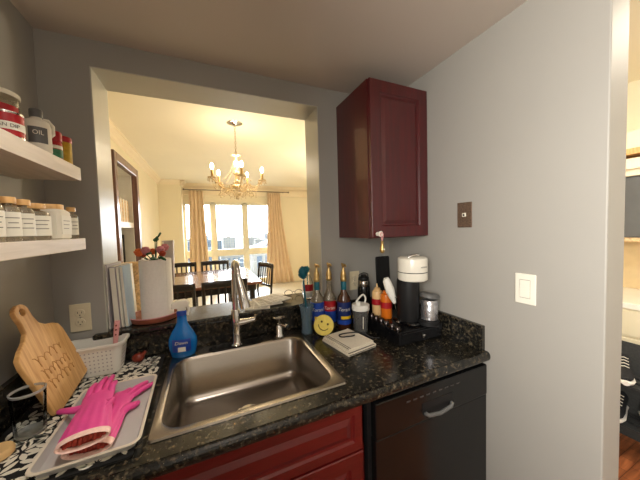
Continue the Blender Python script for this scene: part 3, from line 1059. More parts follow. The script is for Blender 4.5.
# board local: u along width (y world), v along height; lean to the wall
pts = []
for p in rrect(-.117, .117, 0, .225, .022, 5): pts.append(p)
# replace the top by shoulders tapering to the handle
outline = [(-.10, 0), (.10, 0), (.115, .012), (.117, .19), (.110, .215), (.085, .232), (.055, .244), (.034, .262), (.028, .29), (.029, .318)]
for i in range(1, 8):
    a = PI * i / 8
    outline.append((.029 * math.cos(a), .318 + .026 * math.sin(a)))
outline += [(-.029, .318), (-.028, .29), (-.034, .262), (-.055, .244), (-.085, .232), (-.110, .215), (-.117, .19), (-.115, .012)]
bmb = bmesh.new()
lean = math.atan2(.105, .345)
ax_v = Vector((-math.sin(lean), -.16, math.cos(lean))).normalized()
ax_u = Vector((.03, 1, .10)).normalized()
ax_n = ax_u.cross(ax_v).normalized()
ax_u = ax_v.cross(ax_n).normalized()
TB = Matrix((ax_u, ax_v, ax_n)).transposed().to_4x4()
hole = [(.011 * math.cos(2 * PI * i / 16), .318 + .011 * math.sin(2 * PI * i / 16)) for i in range(16)]
ov = [bmb.verts.new((p[0], p[1], 0)) for p in outline]
hv = [bmb.verts.new((p[0], p[1], 0)) for p in hole]
es = [bmb.edges.new((ov[i], ov[(i + 1) % len(ov)])) for i in range(len(ov))] + [bmb.edges.new((hv[i], hv[(i + 1) % 16])) for i in range(16)]
bmesh.ops.triangle_fill(bmb, edges=es, use_beauty=True)
ext = bmesh.ops.extrude_face_region(bmb, geom=list(bmb.faces))
for e in ext['geom']:
    if isinstance(e, bmesh.types.BMVert): e.co.z += .014
bmesh.ops.recalc_face_normals(bmb, faces=bmb.faces)
bmb.transform(TB)
me = bpy.data.meshes.new('board'); bmb.to_mesh(me); bmb.free(); me.materials.append(M['bamboo'])
o = bpy.data.objects.new('board', me); COL.objects.link(o); o.parent = bo
mo = o.modifiers.new('bevel', 'BEVEL'); mo.width = .003; mo.segments = 2; mo.limit_method = 'ANGLE'
# burnt script decoration (illegible scrolls)
b = MB()
for row, (v0, n) in enumerate(((.17, 5), (.125, 7), (.085, 6))):
    pts = []
    for i in range(n * 10):
        a = i / 10 * 2 * PI
        pts.append((-.07 + i * .135 / (n * 10) + .006 * math.sin(a), v0 - i * .0003 + .011 * math.cos(a) * (1 if (i // 10) % 3 else 1.7), .0142))
    b.tube(pts, .0012, 5)
o2 = MB(); o2.v = [TB @ p for p in b.v]; o2.f = b.f; o2.mi = b.mi; o2.sm = b.sm
o2.build('burnt_scrollwork', 'engrave', bo)

# glass pitcher at the far left
t = thing('glass_tumbler', 'clear upturned glass tumbler in front of the cutting board', 'glass', (-.472, -.400, MATZ), 0)
t.scale = (.86, .86, 1)
b = MB(); b.lathe([(.034, .0), (.037, .002), (.0415, .10), (.042, .118), (.040, .121), (.039, .117), (.034, .01), (.031, .006), (.0, .006)], 30, caps=False)
b.build('glass_wall', 'thinglass', t)
b = MB(); b.lathe([(.0415, .116), (.0435, .119), (.0435, .123), (.040, .124), (.039, .119)], 30, caps=False); b.build('rim', 'glint_glass', t)
b = MB(); b.lathe([(.0, .001), (.0335, .001), (.0365, .004), (.036, .009), (0, .010)], 28, caps=False); b.build('glass_base', 'glint_glass', t)
b = MB(); b.lathe([(.0, .0), (.026, 0), (.030, .004), (.031, .016), (.027, .022), (0, .022)], 24, caps=False)
tag(b.build('soap_bar', 'palepink' if False else 'cream_sauce'), 'round cream scrub puck at the left photo edge on the mat', 'scrubber', loc=(-.500, -.475, MATZ))

# ------------------------------------------------------------------ white basket
bk = thing('plastic_basket', 'white perforated plastic basket in the corner under the outlet', 'basket', (-.424, -.083, MATZ), R_(-2))
b = MB()
H = .122
b.loft([rr3(.080, .038, .022, 0), rr3(.086, .044, .024, .004), rr3(.103, .054, .028, H), rr3(.101, .052, .026, H), rr3(.084, .042, .022, .006), rr3(.01, .01, .004, .005)], caps=True)
b.build('basin', 'white_plastic', bk, sharp=35)
b = MB(); b.loft([rr3(.1025, .0535, .028, H - .010), rr3(.109, .060, .033, H - .008), rr3(.109, .060, .033, H + .001), rr3(.1015, .0525, .027, H + .001)], caps=False)
b.build('rim', 'white_plastic', bk, sharp=35)
b = MB()
for k in range(11):
    for j in range(6):
        z = .022 + j * .015
        hx = .086 + (.103 - .086) * z / H; hy = .044 + (.054 - .044) * z / H
        x = -.066 + k * .0132
        b.box(x - .0022, x + .0022, -hy - .0006, -hy + .001, z - .0022, z + .0022)
b.build('perforation', 'greyfolder', bk)
b = MB()
for k in range(4):
    for j in range(6):
        z = .022 + j * .015; hx = .086 + (.103 - .086) * z / H
        y = -.02 + k * .0132
        b.box(hx - .001, hx + .0006, y - .0022, y + .0022, z - .0022, z + .0022)
h = b.build('perforation', 'greyfolder', bk)
br = thing('pink_brush', 'pale pink brush handle with holes standing in the white basket', 'brush', (-.356, -.088, MATZ + .0065), R_(0))
b = MB(); b.tube([(-.01, 0, 0), (0, 0, .10), (.010, .004, .19)], [.007, .008, .010], 10, flat=.5); b.build('handle', 'palepink', br)
b = MB()
for z in (.135, .155, .172): b.ball((.0035 + (z - .135) * .1, -.0025, z), .0035, 0, 8, s=(1, 1.2, 1))
b.build('hole', 'redclay', br)
# small red-brown clay piece
t = thing('clay_pod', 'small glossy red-brown clay piece with stub beside the basket', 'ornament', (-.288, -.062, MATZ))
b = MB(); b.ball((0, 0, .019), .019, 0, 16, s=(1.25, .9, 1)); b.build('body', 'redclay', t)
b = MB(); b.tube([(.012, 0, .026), (.024, 0, .036), (.030, 0, .041)], [.009, .007, .006], 10); b.build('stub', 'redclay', t)

# ------------------------------------------------------------------ blue soap bottle on the sink deck
sb = thing('dish_spray_bottle', 'blue dish soap spray bottle with white trigger on the back left of the sink', 'bottle', (-.114, -.088, CZ + .0072), R_(-8))
sb.scale = (1.08, 1, .95)
b = MB(); b.lathe([(.038, 0), (.044, .004), (.050, .03), (.054, .06), (.052, .085), (.040, .115), (.026, .140), (.020, .155), (.018, .175), (.017, .195), (.0155, .205)], 30, sx=1, sy=.62)
b.build('body', 'blue_soap', sb)
b = MB(); b.lathe([(.0515, .028), (.0553, .058), (.054, .08)], 30, sx=1, sy=.625, caps=False)
bl = []
b = MB()
for (z0, z1, k, m_) in ((.030, .088, .034, 0),):
    vs = []; n = 10
    for i in range(n + 1):
        for j in range(7):
            x = -k + 2 * k * i / n; z = z0 + (z1 - z0) * j / 6
            rr = .050 + (.0545 - .050) * min(1, (z - .03) / .03) if z < .06 else .0545 - (z - .06) * .09
            y = -.62 * math.sqrt(max(0, rr * rr - x * x)) - .0012
            vs.append((x, y, z))
    fs = [(i * 7 + j, (i + 1) * 7 + j, (i + 1) * 7 + j + 1, i * 7 + j + 1) for i in range(n) for j in range(6)]
    b.add(vs, fs, 0, True)
b.build('front_label', 'blue_label', sb)
b = MB(); b.box(-.012, .016, -.0375, -.0362, .034, .054); b.build('white_patch', 'white_label', sb)
text('lettering', 'Dawn', .020, 'matwhite', sb, face(0, -.037, .073, -90), .0005, shear=.2)
b = MB(); b.lathe([(.0185, .192), (.019, .205), (.016, .214)], 20); b.build('collar', 'blue_label', sb)
b = MB()
b.prism([(-.036, .224), (-.034, .250), (-.012, .262), (.022, .262), (.030, .250), (.030, .236), (.016, .226), (.016, .212), (-.014, .212), (-.014, .224)], -.012, .012, T=Matrix.Rotation(R_(90), 4, 'X'))
b.build('spray_head', 'white_gloss', sb, bevel=.003)
b = MB(); b.tube([(.016, 0, .236), (.026, 0, .226), (.028, 0, .212), (.022, 0, .196), (.024, 0, .188)], [.006, .006, .0055, .005, .004], 8); b.build('trigger', 'white_gloss', sb)

# ------------------------------------------------------------------ paper towel on plate, flowers
SZ = 1.0538
pl = thing('clay_plate', 'round brown clay plate on the sill under the paper towel roll', 'plate', (-.243, .101, SZ))
b = MB(); b.lathe([(.0, 0), (.096, 0), (.102, .004), (.1055, .024), (.1055, .027), (.102, .027), (.090, .009), (.0, .007)], 40, caps=False); b.build('dish', 'clay', pl)
b = MB(); b.lathe([(.1025, .0245), (.1065, .0250), (.1070, .0275), (.106, .029), (.103, .0285)], 40, caps=False); b.build('rim', 'palepink', pl)
rl = thing('paper_towel_roll', 'white paper towel roll standing on the brown clay plate', 'paper towel', (-.232, .104, SZ + .0075))
b = MB(); b.lathe([(.066, 0), (.068, .001), (.068, .279), (.067, .280), (.022, .280), (.0205, .279), (.0205, .001), (.022, 0), (.066, 0)], 44, caps=False); b.build('paper', 'paper', rl)
b = MB(); b.lathe([(.0205, .001), (.0205, .280), (.019, .280), (.019, .001), (.0205, .001)], 24, caps=False); b.build('tube', 'clay', rl)
b = MB(); b.box(-.0015, .0, -.002, .0, 0, .279, T=Matrix.Translation((.050, -.0465, 0))); b.build('loose_edge', 'paper', rl)
bq = thing('flower_bouquet', 'small bouquet of orange and pink artificial roses stuck in the paper towel roll', 'flowers', (-.232, .108, SZ + .0075 + .235))
heads = [(-.064, -.01, .088, 'orangef', .020), (-.050, .012, .080, 'redf', .018), (-.034, -.02, .096, 'pinkf', .020), (.026, -.012, .096, 'pinkf', .020), (.042, .010, .106, 'pinkf', .019), (.034, -.02, .078, 'redf', .016), (-.012, .02, .088, 'orangef', .016)]
for (x, y, z, mm_, r) in heads:
    r *= 1.22; z -= .006
    b = MB(); b.tube([(x * .05, y * .05, 0), (x * .4, y * .4, z * .5), (x, y, z - r * .6)], .0022, 6)
    st = b.build('stem', 'green', bq)
    b = MB()
    b.ball((x, y, z), r * .74, 0, 10, s=(1, 1, 1.1))
    for lay, (nn, rr, up) in enumerate(((5, .45, .25), (6, .75, -.05))):
        for k in range(nn):
            a = 2 * PI * k / nn + lay * .5
            cxx, cyy = x + math.cos(a) * r * rr * .6, y + math.sin(a) * r * rr * .6
            Tm = Matrix.Translation((cxx, cyy, z + r * up)) @ Matrix.Rotation(a, 4, 'Z') @ Matrix.Rotation(R_(25 + lay * 20), 4, 'Y')
            b.ball((0, 0, 0), r * .55, 0, 8, T=Tm, s=(.45, .95, .95))
    b.build('rose_head', mm_, st)
for (x, y, z, a, tl) in ((.0, -.03, .055, -70, 20), (.015, -.045, .045, -60, 60), (-.01, -.04, .05, -110, 40), (.005, -.01, .13, 80, -50), (.012, .0, .145, 20, -60), (-.012, -.02, .08, -120, 10), (.03, -.04, .06, -40, 30), (.0, -.05, .06, -90, 5)):
    b = MB()
    L, w = .034, .013
    vs = []
    for i in range(6):
        f = i / 5; ww = w * math.sin(PI * min(1, f * .9 + .08))
        vs += [(f * L, -ww, -.004 * f), (f * L, 0, .004), (f * L, ww, -.004 * f)]
    fs = []
    for i in range(5):
        for j in range(2):
            fs.append((i * 3 + j, (i + 1) * 3 + j, (i + 1) * 3 + j + 1, i * 3 + j + 1))
    b.add(vs, fs, 0, True, Matrix.Translation((x, y, z)) @ Matrix.Rotation(R_(a), 4, 'Z') @ Matrix.Rotation(R_(tl), 4, 'Y'))
    b.tube([(0, 0, .01), (x, y, z)], .0015, 5)
    o = b.build('leaf', 'green', bq, fix=False)
    so = o.modifiers.new('solid', 'SOLIDIFY'); so.thickness = .0008


# ------------------------------------------------------------------ folders leaning in the opening
def folder(label, x, tilt, h, w, d, m1, y0):
    t = thing('paper_folder', label, 'folder', (x, y0, SZ + .0005))
    t.rotation_euler = (0, R_(tilt), R_(-6))
    b = MB(); b.box(0, w, 0, d, 0, h); b.build('cover', m1, t, bevel=.002)
    b = MB(); b.box(.002, w - .002, -.001, .004, .005, h - .004)
    b.box(.002, w - .002, 0.004, d - .004, h - .002, h + .0008)
    b.build('pages', 'white_label', t)
    return t


folder('thin tall grey folder flat against the left side of the opening', -.402, -.3, .285, .006, .15, 'greyfolder', .012)
folder('grey-lilac folder leaning between the opening side and the paper stack', -.384, -1.8, .272, .022, .16, 'greyfolder', .02)
folder('white stack of papers between the grey-lilac and the pale blue folder', -.3602, -2.0, .268, .011, .16, 'whitewood', .022)
folder('pale blue folder leaning outermost toward the paper towel roll', -.3455, -2.4, .274, .014, .085, 'bluefolder', .020)
# woven column beyond the sill
t = thing('wicker_column', 'beige woven wicker column standing in the dining room behind the paper towel roll', 'plant stand', (-.475, .78, 0))
b = MB(); pr = []
for i in range(64):
    z = 1.27 * i / 63; pr.append((.062 + .006 * math.sin(i * 2.1) + (.01 if i > 58 or i < 4 else 0), z))
b.lathe(pr, 24); b.build('woven_body', 'wicker', t)

# ------------------------------------------------------------------ newspapers, glasses on the sill
for k, (x, y, rz, lab) in enumerate(((.245, .065, -12, 'white newspaper folded at the bottom of the fanned stack on the sill'), (.300, .085, 4, 'white newspaper in the middle of the fanned stack on the sill'), (.345, .105, 20, 'white newspaper on top of the fanned stack on the sill'))):
    t = thing('newspaper', lab, 'newspaper', (x, y, SZ + .0006 + k * .0072), R_(rz))
    b = MB()
    b.box(-.065, .065, -.085, .085, 0, .0016); b.box(-.063, .065, -.084, .084, .0024, .0040); b.box(-.065, .063, -.085, .083, .0048, .0064)
    b.box(.062, .065, -.085, .083, 0, .0064)
    b.build('folded_sheets', 'news', t, bevel=.0006)
    b = MB()
    for c in range(3):
        for r in range(12):
            b.box(-.055 + c * .038, -.055 + c * .038 + .032, -.075 + r * .012, -.075 + r * .012 + (.004 if r % 4 else .008), .0064, .0067)
    b.build('printed_columns', 'newsink', t)
t = thing('eyeglasses', 'black-rimmed eyeglasses folded on the sill beside the newspapers', 'glasses', (.485, .165, SZ + .0005), R_(-15))
b = MB()
for s in (-1, 1):
    b.tube([(s * .032 + .024 * math.cos(a), 0, .019 + .018 * math.sin(a)) for a in [2 * PI * i / 16 for i in range(17)]], .0014, 6, caps=False)
b.tube([(-.009, 0, .022), (0, 0, .026), (.009, 0, .022)], .0014, 6)
b.build('rims', 'black_matte', t)
for s in (-1, 1):
    b = MB(); b.tube([(s * .056, 0, .026), (s * .056, .06, .012), (s * .045, .10, .003)], .0015, 6); b.build('temple', 'black_matte', t)

# ------------------------------------------------------------------ vase with teal brush
vs_ = thing('glass_vase', 'flared clear blue-grey glass vase right of the sink holding the large teal brush', 'vase', (.470, -.098, CZ + .0005))
b = MB(); b.lathe([(.028, 0), (.031, .003), (.027, .03), (.027, .07), (.034, .13), (.040, .150), (.038, .150), (.032, .128), (.0245, .07), (.0245, .03), (.028, .008), (0, .007)], 28, caps=False); b.build('glass_wall', 'steelblue', vs_)
br = thing('bottle_brush', 'large teal bottle brush standing in the glass vase', 'brush', (.467, -.096, CZ + .0085))
b = MB(); b.tube([(.004, 0, 0), (0, 0, .15), (-.008, .0, .275)], [.005, .0055, .005], 10); b.build('handle', 'teal', br)
b = MB(); b.ball((-.010, 0, .315), .020, 0, 12, s=(1, 1, 1.7))
rn = random.Random(5)
for k in range(220):
    a = rn.random() * 2 * PI; u = rn.uniform(-1, 1); r = math.sqrt(1 - u * u)
    d = Vector((r * math.cos(a), r * math.sin(a), u * 1.5))
    p = Vector((-.010, 0, .315)) + d * .019
    b.tube([p, p + d.normalized() * .008], [.0016, .0008], 4)
b.build('bristle_head', 'teal', br)
t = thing('clear_bottle', 'clear bottle with red label on the sill holding the small teal brush', 'bottle', (.547, .075, SZ + .0005))
b = MB(); b.lathe([(.030, 0), (.032, .004), (.032, .09), (.022, .12), (.016, .13), (.016, .14), (.0145, .14), (.0145, .13), (.02, .118), (.030, .088), (.030, .006), (0, .005)], 24, caps=False); b.build('glass_wall', 'glass', t)
b = MB(); patch(b, .032, .045, .085, -110, 140, n=16); b.build('red_label', 'red_label', t)
b = MB(); b.lathe([(.0, .006), (.027, .006), (.028, .04), (.0, .041)], 20, caps=False); b.build('liquid', 'white_plastic', t)
t = thing('bottle_brush', 'small teal brush sticking out of the clear bottle on the sill', 'brush', (.547, .075, SZ + .047))
b = MB(); b.tube([(0, 0, 0), (-.003, 0, .105)], .003, 8); b.build('handle', 'teal2', t)
b = MB(); b.ball((-.004, 0, .125), .016, 0, 12, s=(1, 1, 1.2))
for k in range(100):
    a = rn.random() * 2 * PI; u = rn.uniform(-1, 1); r = math.sqrt(1 - u * u)
    d = Vector((r * math.cos(a), r * math.sin(a), u * 1.1)); p = Vector((-.004, 0, .125)) + d * .015
    b.tube([p, p + d.normalized() * .006], [.0014, .0008], 4)
b.build('bristle_head', 'teal2', t)


# ------------------------------------------------------------------ syrup bottles with gold pumps
def syrup(label, loc, az, body, labm, collar, script):
    t = thing('syrup_bottle', label, 'bottle', loc)
    b = MB(); b.lathe([(.034, 0), (.037, .004), (.0375, .150), (.034, .172), (.020, .196), (.0145, .215), (.0135, .250), (.0135, .262)], 28); b.build('glass_body', body, t)
    b = MB(); patch(b, .0378, .030, .150, az, 170, 0, n=24); lb = b.build('paper_label', labm, t)
    if labm != 'red_label':
        b = MB(); patch(b, .0385, .060, .076, az + 18, 90, n=16); b.build('yellow_band', 'yellow', lb)
    wraptext('lettering', 'Torani', .026, 'matwhite', lb, .112, az, .0385, shear=.3)
    b = MB(); z_ = (.030, .094) if labm == 'red_label' else (.030, .052)
    patch(b, .0385, z_[0], z_[1], az, 170, n=20); b.build('lower_band', 'blue_label' if labm != 'blue_label' else 'blue_dark', lb)
    if collar:
        b = MB(); b.lathe([(.0150, .215), (.0155, .217), (.0150, .262), (.0140, .264)], 20); b.build('neck_wrap', 'teal', t)
    pz = .262
    b = MB()
    b.lathe([(.0155, pz - .002), (.0175, pz + .004), (.0175, pz + .014), (.0145, pz + .02), (.0165, pz + .030), (.0125, pz + .048), (.0075, pz + .062), (.0065, pz + .078), (.0085, pz + .084)], 20)
    a = R_(az)
    ca, sa = math.cos(a + .5), math.sin(a + .5)
    b.tube([(-.012 * ca, -.012 * sa, pz + .094), (0, 0, pz + .084), (.014 * ca, .014 * sa, pz + .090), (.026 * ca, .026 * sa, pz + .088), (.030 * ca, .030 * sa, pz + .080)], [.0055, .0085, .0068, .0055, .0045], 10)
    b.build('gold_pump', 'gold', t)
    return t


syrup('clear syrup bottle with blue label, teal neck and gold pump, nearest the opening', (.548, -.062, CZ + .0005), -112, 'clearliq', 'blue_label', True, 0)
o = syrup('syrup bottle with red and blue label, pale neck and gold pump, in the middle', (.622, -.064, CZ + .0005), -116, 'clearliq', 'red_label', False, 0)
o = syrup('dark syrup bottle with blue and yellow label and gold pump, nearest the shaker', (.680, -.128, CZ + .0005), -118, 'darkliq', 'blue_dark', True, 0)

# smiley sponge
sg = thing('smiley_sponge', 'round yellow sponge with a smiling face propped against the syrup bottles', 'sponge', (.534, -.172, CZ + .0565))
sg.scale = (.94, .94, .94)
sg.rotation_euler = (Matrix.Rotation(R_(-22), 3, 'Z') @ Matrix.Rotation(R_(78), 3, 'X') @ Matrix.Rotation(R_(-25), 3, 'Z')).to_euler()
b = MB(); 
b.lathe([(.050, -.014), (.054, -.010), (.0545, .010), (.050, .014), (.0, .0145)], 36, caps=False); b.lathe([(.0, -.014), (.050, -.014)], 36, caps=False)
b.build('foam', 'smile', sg)
for s in (-1, 1):
    b = MB(); b.lathe([(.0, .0152), (.006, .0152), (.006, .013)], 14, c=(s * .018, .014, 0), caps=False); b.build('eye', 'smiledark', sg)
b = MB(); b.tube([(.030 * math.cos(a), .004 + .030 * math.sin(a), .0145) for a in [R_(200 + 14 * i) for i in range(11)]], .0022, 8); b.build('mouth', 'smiledark', sg)

# folded towel
tw = thing('folded_towel', 'folded cream towel with dark stripes on the counter by the sink', 'towel', (.598, -.310, CZ + .0005), R_(10))
tw.scale = (.93, .97, 1)
b = MB()
def slab(b, hx, hy, z0, z1, dx, dy, mi=0):
    nx, ny = 10, 12
    vs = []
    for j in range(ny + 1):
        for i in range(nx + 1):
            x = -hx + 2 * hx * i / nx; y = -hy + 2 * hy * j / ny
            vs.append((x + dx, y + dy, z1 + .0018 * math.sin(x * 60 + dx * 99) * math.cos(y * 45 + dy * 80)))
    k = len(vs)
    vs += [(v[0], v[1], z0) for v in vs]
    fs = []
    w = nx + 1
    for j in range(ny):
        for i in range(nx):
            a = j * w + i
            fs.append((a, a + 1, a + w + 1, a + w)); fs.append((k + a, k + a + w, k + a + w + 1, k + a + 1))
    for i in range(nx):
        fs.append((i, k + i, k + i + 1, i + 1)); a = ny * w + i; fs.append((a, a + 1, k + a + 1, k + a))
    for j in range(ny):
        a = j * w; fs.append((a, a + w, k + a + w, k + a)); a = j * w + nx; fs.append((a, k + a, k + a + w, a + w))
    b.add(vs, fs, mi, True)
slab(b, .086, .104, 0, .007, 0, 0)
slab(b, .084, .101, .0085, .015, .002, .002)
slab(b, .078, .094, .0165, .023, .003, .006)
# rolled fold edges
for (z, hx, hy, dx, dy) in ((.0075, .085, .102, 0, 0), (.019, .078, .094, .003, .006)):
    b.tube([(dx + hx, dy - hy, z), (dx + hx + .001, dy, z), (dx + hx, dy + hy, z)], .0072, 8, flat=1)
b.build('folded_cloth', 'towel', tw, sharp=50)
b = MB()
for (x, z, hy, dy) in ((-.072, .0236, .092, .006), (-.060, .0236, .092, .006)):
    b.tube([(x, -hy + dy, z), (x, dy, z + .0005), (x, hy + dy, z)], .0018, 6, flat=.5)
for (y, z) in ((-.1045, .004), (-.0995, .0125)):
    b.tube([(-.084, y, z), (0, y - .0005, z), (.084, y, z)], .0016, 6)
b.build('stripe', 'towelstripe', tw)
b = MB()
cp = [(.640, -.300, CZ + .030), (.625, -.305, CZ + .031), (.600, -.300, CZ + .031), (.572, -.290, CZ + .031), (.575, -.265, CZ + .031), (.61, -.262, CZ + .031), (.66, -.275, CZ + .031), (.70, -.29, CZ + .022), (.730, -.315, CZ + .006), (.765, -.33, CZ + .004)]
def smooth_path(P, n=6):
    P = [Vector(p) for p in P]; out = []
    for i in range(len(P) - 1):
        p0 = P[max(i - 1, 0)]; p1 = P[i]; p2 = P[i + 1]; p3 = P[min(i + 2, len(P) - 1)]
        for k in range(n):
            t = k / n
            out.append(.5 * ((2 * p1) + (-p0 + p2) * t + (2 * p0 - 5 * p1 + 4 * p2 - p3) * t * t + (-p0 + 3 * p1 - 3 * p2 + p3) * t ** 3))
    out.append(P[-1]); return out
b.tube(smooth_path(cp), .0032, 8)
tag(b.build('power_cord', 'black_matte'), 'black cord looped over the folded towel', 'cord')

# shaker bottle
sh = thing('shaker_bottle', 'clear grey shaker bottle with pale lid and loop handle', 'shaker bottle', (.728, -.220, CZ + .0005))
b = MB(); b.lathe([(.032, 0), (.036, .004), (.043, .120), (.0435, .130), (.0415, .130), (.041, .12), (.034, .008), (0, .007)], 30, caps=False); b.build('cup', 'smoke', sh)
b = MB(); b.lathe([(.0455, .122), (.0465, .124), (.0465, .146), (.043, .150), (.020, .152), (0, .152)], 30, caps=False); b.build('lid', 'white_plastic', sh)
b = MB(); b.lathe([(.013, .150), (.013, .166), (.011, .168)], 16, c=(-.02, -.01, 0)); b.build('spout_cap', 'white_plastic', sh)
b = MB(); b.tube(smooth_path([(.026, .0, .150), (.032, 0, .175), (.020, 0, .196), (-.004, -.004, .190), (-.030, -.008, .168)]), .0045, 8); b.build('carry_loop', 'white_plastic', sh)
b = MB(); b.tube([(-.01, -.0365 - i * .0004, .03 + i * .008) for i in range(9)], .002, 5); b.build('printed_mark', 'matwhite', sh)
b = MB(); b.lathe([(.0, .008), (.0335, .009), (.036, .05), (0, .05)], 24, caps=False); b.build('powder', 'hallgrey', sh)

# thermos
th_ = thing('thermos', 'black thermos flask with steel collar behind the shaker bottle', 'thermos', (.845, -.075, CZ + .0005))
b = MB(); b.lathe([(.035, 0), (.037, .003), (.037, .195), (.034, .205)], 28); b.build('flask', 'black_gloss', th_)
b = MB(); b.lathe([(.0345, .204), (.0355, .206), (.0335, .235), (.030, .240)], 28); b.build('steel_collar', 'steel', th_)
b = MB(); b.lathe([(.031, .239), (.032, .241), (.031, .256), (.020, .262), (.015, .272), (.0, .273)], 24, caps=False); b.tube(smooth_path([(-.026, 0, .250), (-.03, 0, .272), (0, 0, .282), (.03, 0, .272), (.026, 0, .250)], 4), .003, 6); b.build('stopper', 'black_matte', th_)

# capsule drawer box with the coffee machine on top
DZ0 = CZ + .0005
cd = thing('capsule_drawer', 'low black capsule drawer box under the coffee machine', 'drawer box', (.918, -.302, DZ0))
b = MB(); b.box(-.135, .135, -.15, .15, .004, .066); b.box(-.13, .13, -.145, .145, 0, .004); b.build('case', 'black_gloss', cd, bevel=.004)
b = MB(); b.box(-.122, .122, -.156, -.149, .010, .058); f_ = b.build('drawer_face', 'black_gloss', cd, bevel=.002)
b = MB(); b.lathe([(.006, 0), (.009, .006), (.010, .012), (0, .014)], 14, T=Matrix.Translation((.0, -.156, .034)) @ Matrix.Rotation(R_(90), 4, 'X'), caps=False); b.build('knob', 'chrome', f_)
DT = DZ0 + .0665
cap0 = thing('coffee_capsule', 'dark metallic coffee capsule in the row along the left edge of the black drawer box', 'capsule', (.803, -.42, DT), 0, 'capsules along the drawer box edge')
b = MB(); b.lathe([(.018, 0), (.019, .001), (.019, .003), (.0155, .004), (.013, .016), (.009, .020), (0, .0205)], 20, caps=False); b.build('foil_dome', 'darkmetal', cap0)
for k in range(1, 6):
    c = copy_tree(cap0); c.location = (.803 + .002 * (k % 2), -.42 + .042 * k, DT)
c = copy_tree(cap0); c.location = (1.030, -.425, DT); c['label'] = 'single dark metallic coffee capsule to the right of the coffee machine'; del c['group']

cm = thing('coffee_machine', 'black capsule coffee machine with white cylindrical head', 'coffee machine', (.938, -.362, DT))
b = MB(); b.loft([rr3(.056, .075, .03, 0), rr3(.058, .077, .03, .004), rr3(.056, .072, .03, .012)], T=Matrix.Translation((0, .01, 0))); b.build('base', 'black_gloss', cm)
b = MB(); b.lathe([(.050, .008), (.052, .012), (.052, .214), (.050, .216)], 34, sx=1, sy=1.1, c=(-.008, .01, 0)); b.build('column', 'black_matte', cm)
b = MB(); b.lathe([(.066, .214), (.0715, .218), (.0725, .222), (.0725, .255), (.0715, .2555), (.0715, .2585), (.0725, .259), (.0725, .316), (.070, .325), (.060, .331), (.020, .333), (0, .333)], 44, caps=False, c=(.010, -.004, 0)); b.lathe([(0, .214), (.066, .214)], 44, caps=False, c=(.010, -.004, 0)); hd = b.build('brewing_head', 'white_gloss', cm)
b = MB(); b.lathe([(.0722, .255), (.0722, .259)], 44, caps=False, c=(.010, -.004, 0)); b.build('seam', 'black_matte', hd)
b = MB(); b.tube([(-.03, -.02, .331), (-.015, -.03, .341), (.02, -.036, .343), (.03, -.03, .337)], [.004, .006, .006, .004], 10); b.build('lock_lever', 'chrome', hd)
o = wraptext('lettering', 'NESPRESSO', .0085, 'grey_print', hd, .285, -85, .0725)
for v in o.data.vertices: v.co.x += .010; v.co.y -= .004
b = MB(); b.lathe([(.050, .0), (.052, .002), (.052, .018), (.048, .022), (0, .022)], 30, caps=False, c=(.052, -.062, 0)); b.build('cup_stand', 'black_matte', cm)

jr = thing('glass_jar', 'glass jar full of silver foil wraps with tilted dark lid, right of the coffee machine', 'jar', (.998, -.424, DT + .0225))
b = MB(); b.lathe([(.036, 0), (.040, .003), (.040, .090), (.035, .098)], 28); b.build('foil_filled_body', 'foil', jr)
b = MB(); b.lathe([(.040, 0), (.047, .003), (.047, .016), (.040, .024), (.012, .027), (0, .027)], 28, caps=False, T=Matrix.Translation((0, 0, .105)) @ Matrix.Rotation(R_(10), 4, 'Y')); b.build('lid', 'hallgrey', jr)


def squeeze(label, loc, h, body, r):
    t = thing('squeeze_bottle', label, 'bottle', loc)
    b = MB(); b.lathe([(r * .93, 0), (r, .004), (r, h * .70), (r * .9, h * .76), (r * .55, h * .80)], 26); b.build('body', body, t)
    b = MB(); b.lathe([(r * .6, h * .79), (r * .6, h * .85), (r * .2, h * .88), (r * .12, h), (0, h)], 18, caps=False); b.build('nozzle', body, t)
    b = MB(); patch(b, r + .0003, h * .33, h * .52, -110, 300, n=30); b.build('red_band', 'red_label', t)
    return t


squeeze('cream-coloured squeeze bottle with red band on the drawer box, left one', (.858, -.188, DT), .172, 'cream_sauce', .029)
squeeze('orange squeeze bottle with red band beside the cream one', (.866, -.257, DT), .168, 'orange_sauce', .030)
fr_ = thing('milk_frother', 'white handheld milk frother standing on its steel rod beside the orange bottle', 'frother', (.838, -.340, DT))
fr_.scale = (1.3, 1.3, 1.04)
b = MB(); b.tube([(.012, .0, .096), (.004, .002, .125), (-.006, .006, .165), (-.016, .010, .205), (-.019, .010, .222)], [.006, .014, .019, .016, .010], 14, flat=.8); hh = b.build('handle', 'white_plastic', fr_)
b = MB(); b.tube([(.004, -.0145, .128), (.010, -.013, .129)], .003, 6); b.build('mark', 'grey_print', hh)
b = MB(); b.tube([(.012, 0, .10), (.022, .002, .05), (.028, .0, .004)], .0018, 6); b.lathe([(.007, .0), (.009, .002), (.007, .005)], 12, c=(.028, 0, 0)); b.build('steel_rod', 'chrome', fr_)

# black panel leaning in the corner
t = thing('black_serving_board', 'flat black board leaning upright in the corner behind the coffee machine', 'board', (1.022, -.045, DZ0))
t.rotation_euler = (R_(-2.5), 0, 0)
b = MB(); b.prism(rrect(-.052, .050, 0, .365, .01), -.010, 0, T=Matrix.Rotation(R_(90), 4, 'X')); b.build('board', 'black_matte', t, bevel=.002)
b = MB(); b.prism(rrect(-.044, .042, .009, .356, .008), .0, .0015, T=Matrix.Rotation(R_(90), 4, 'X')); b.build('inner_face', 'black_matte', t)

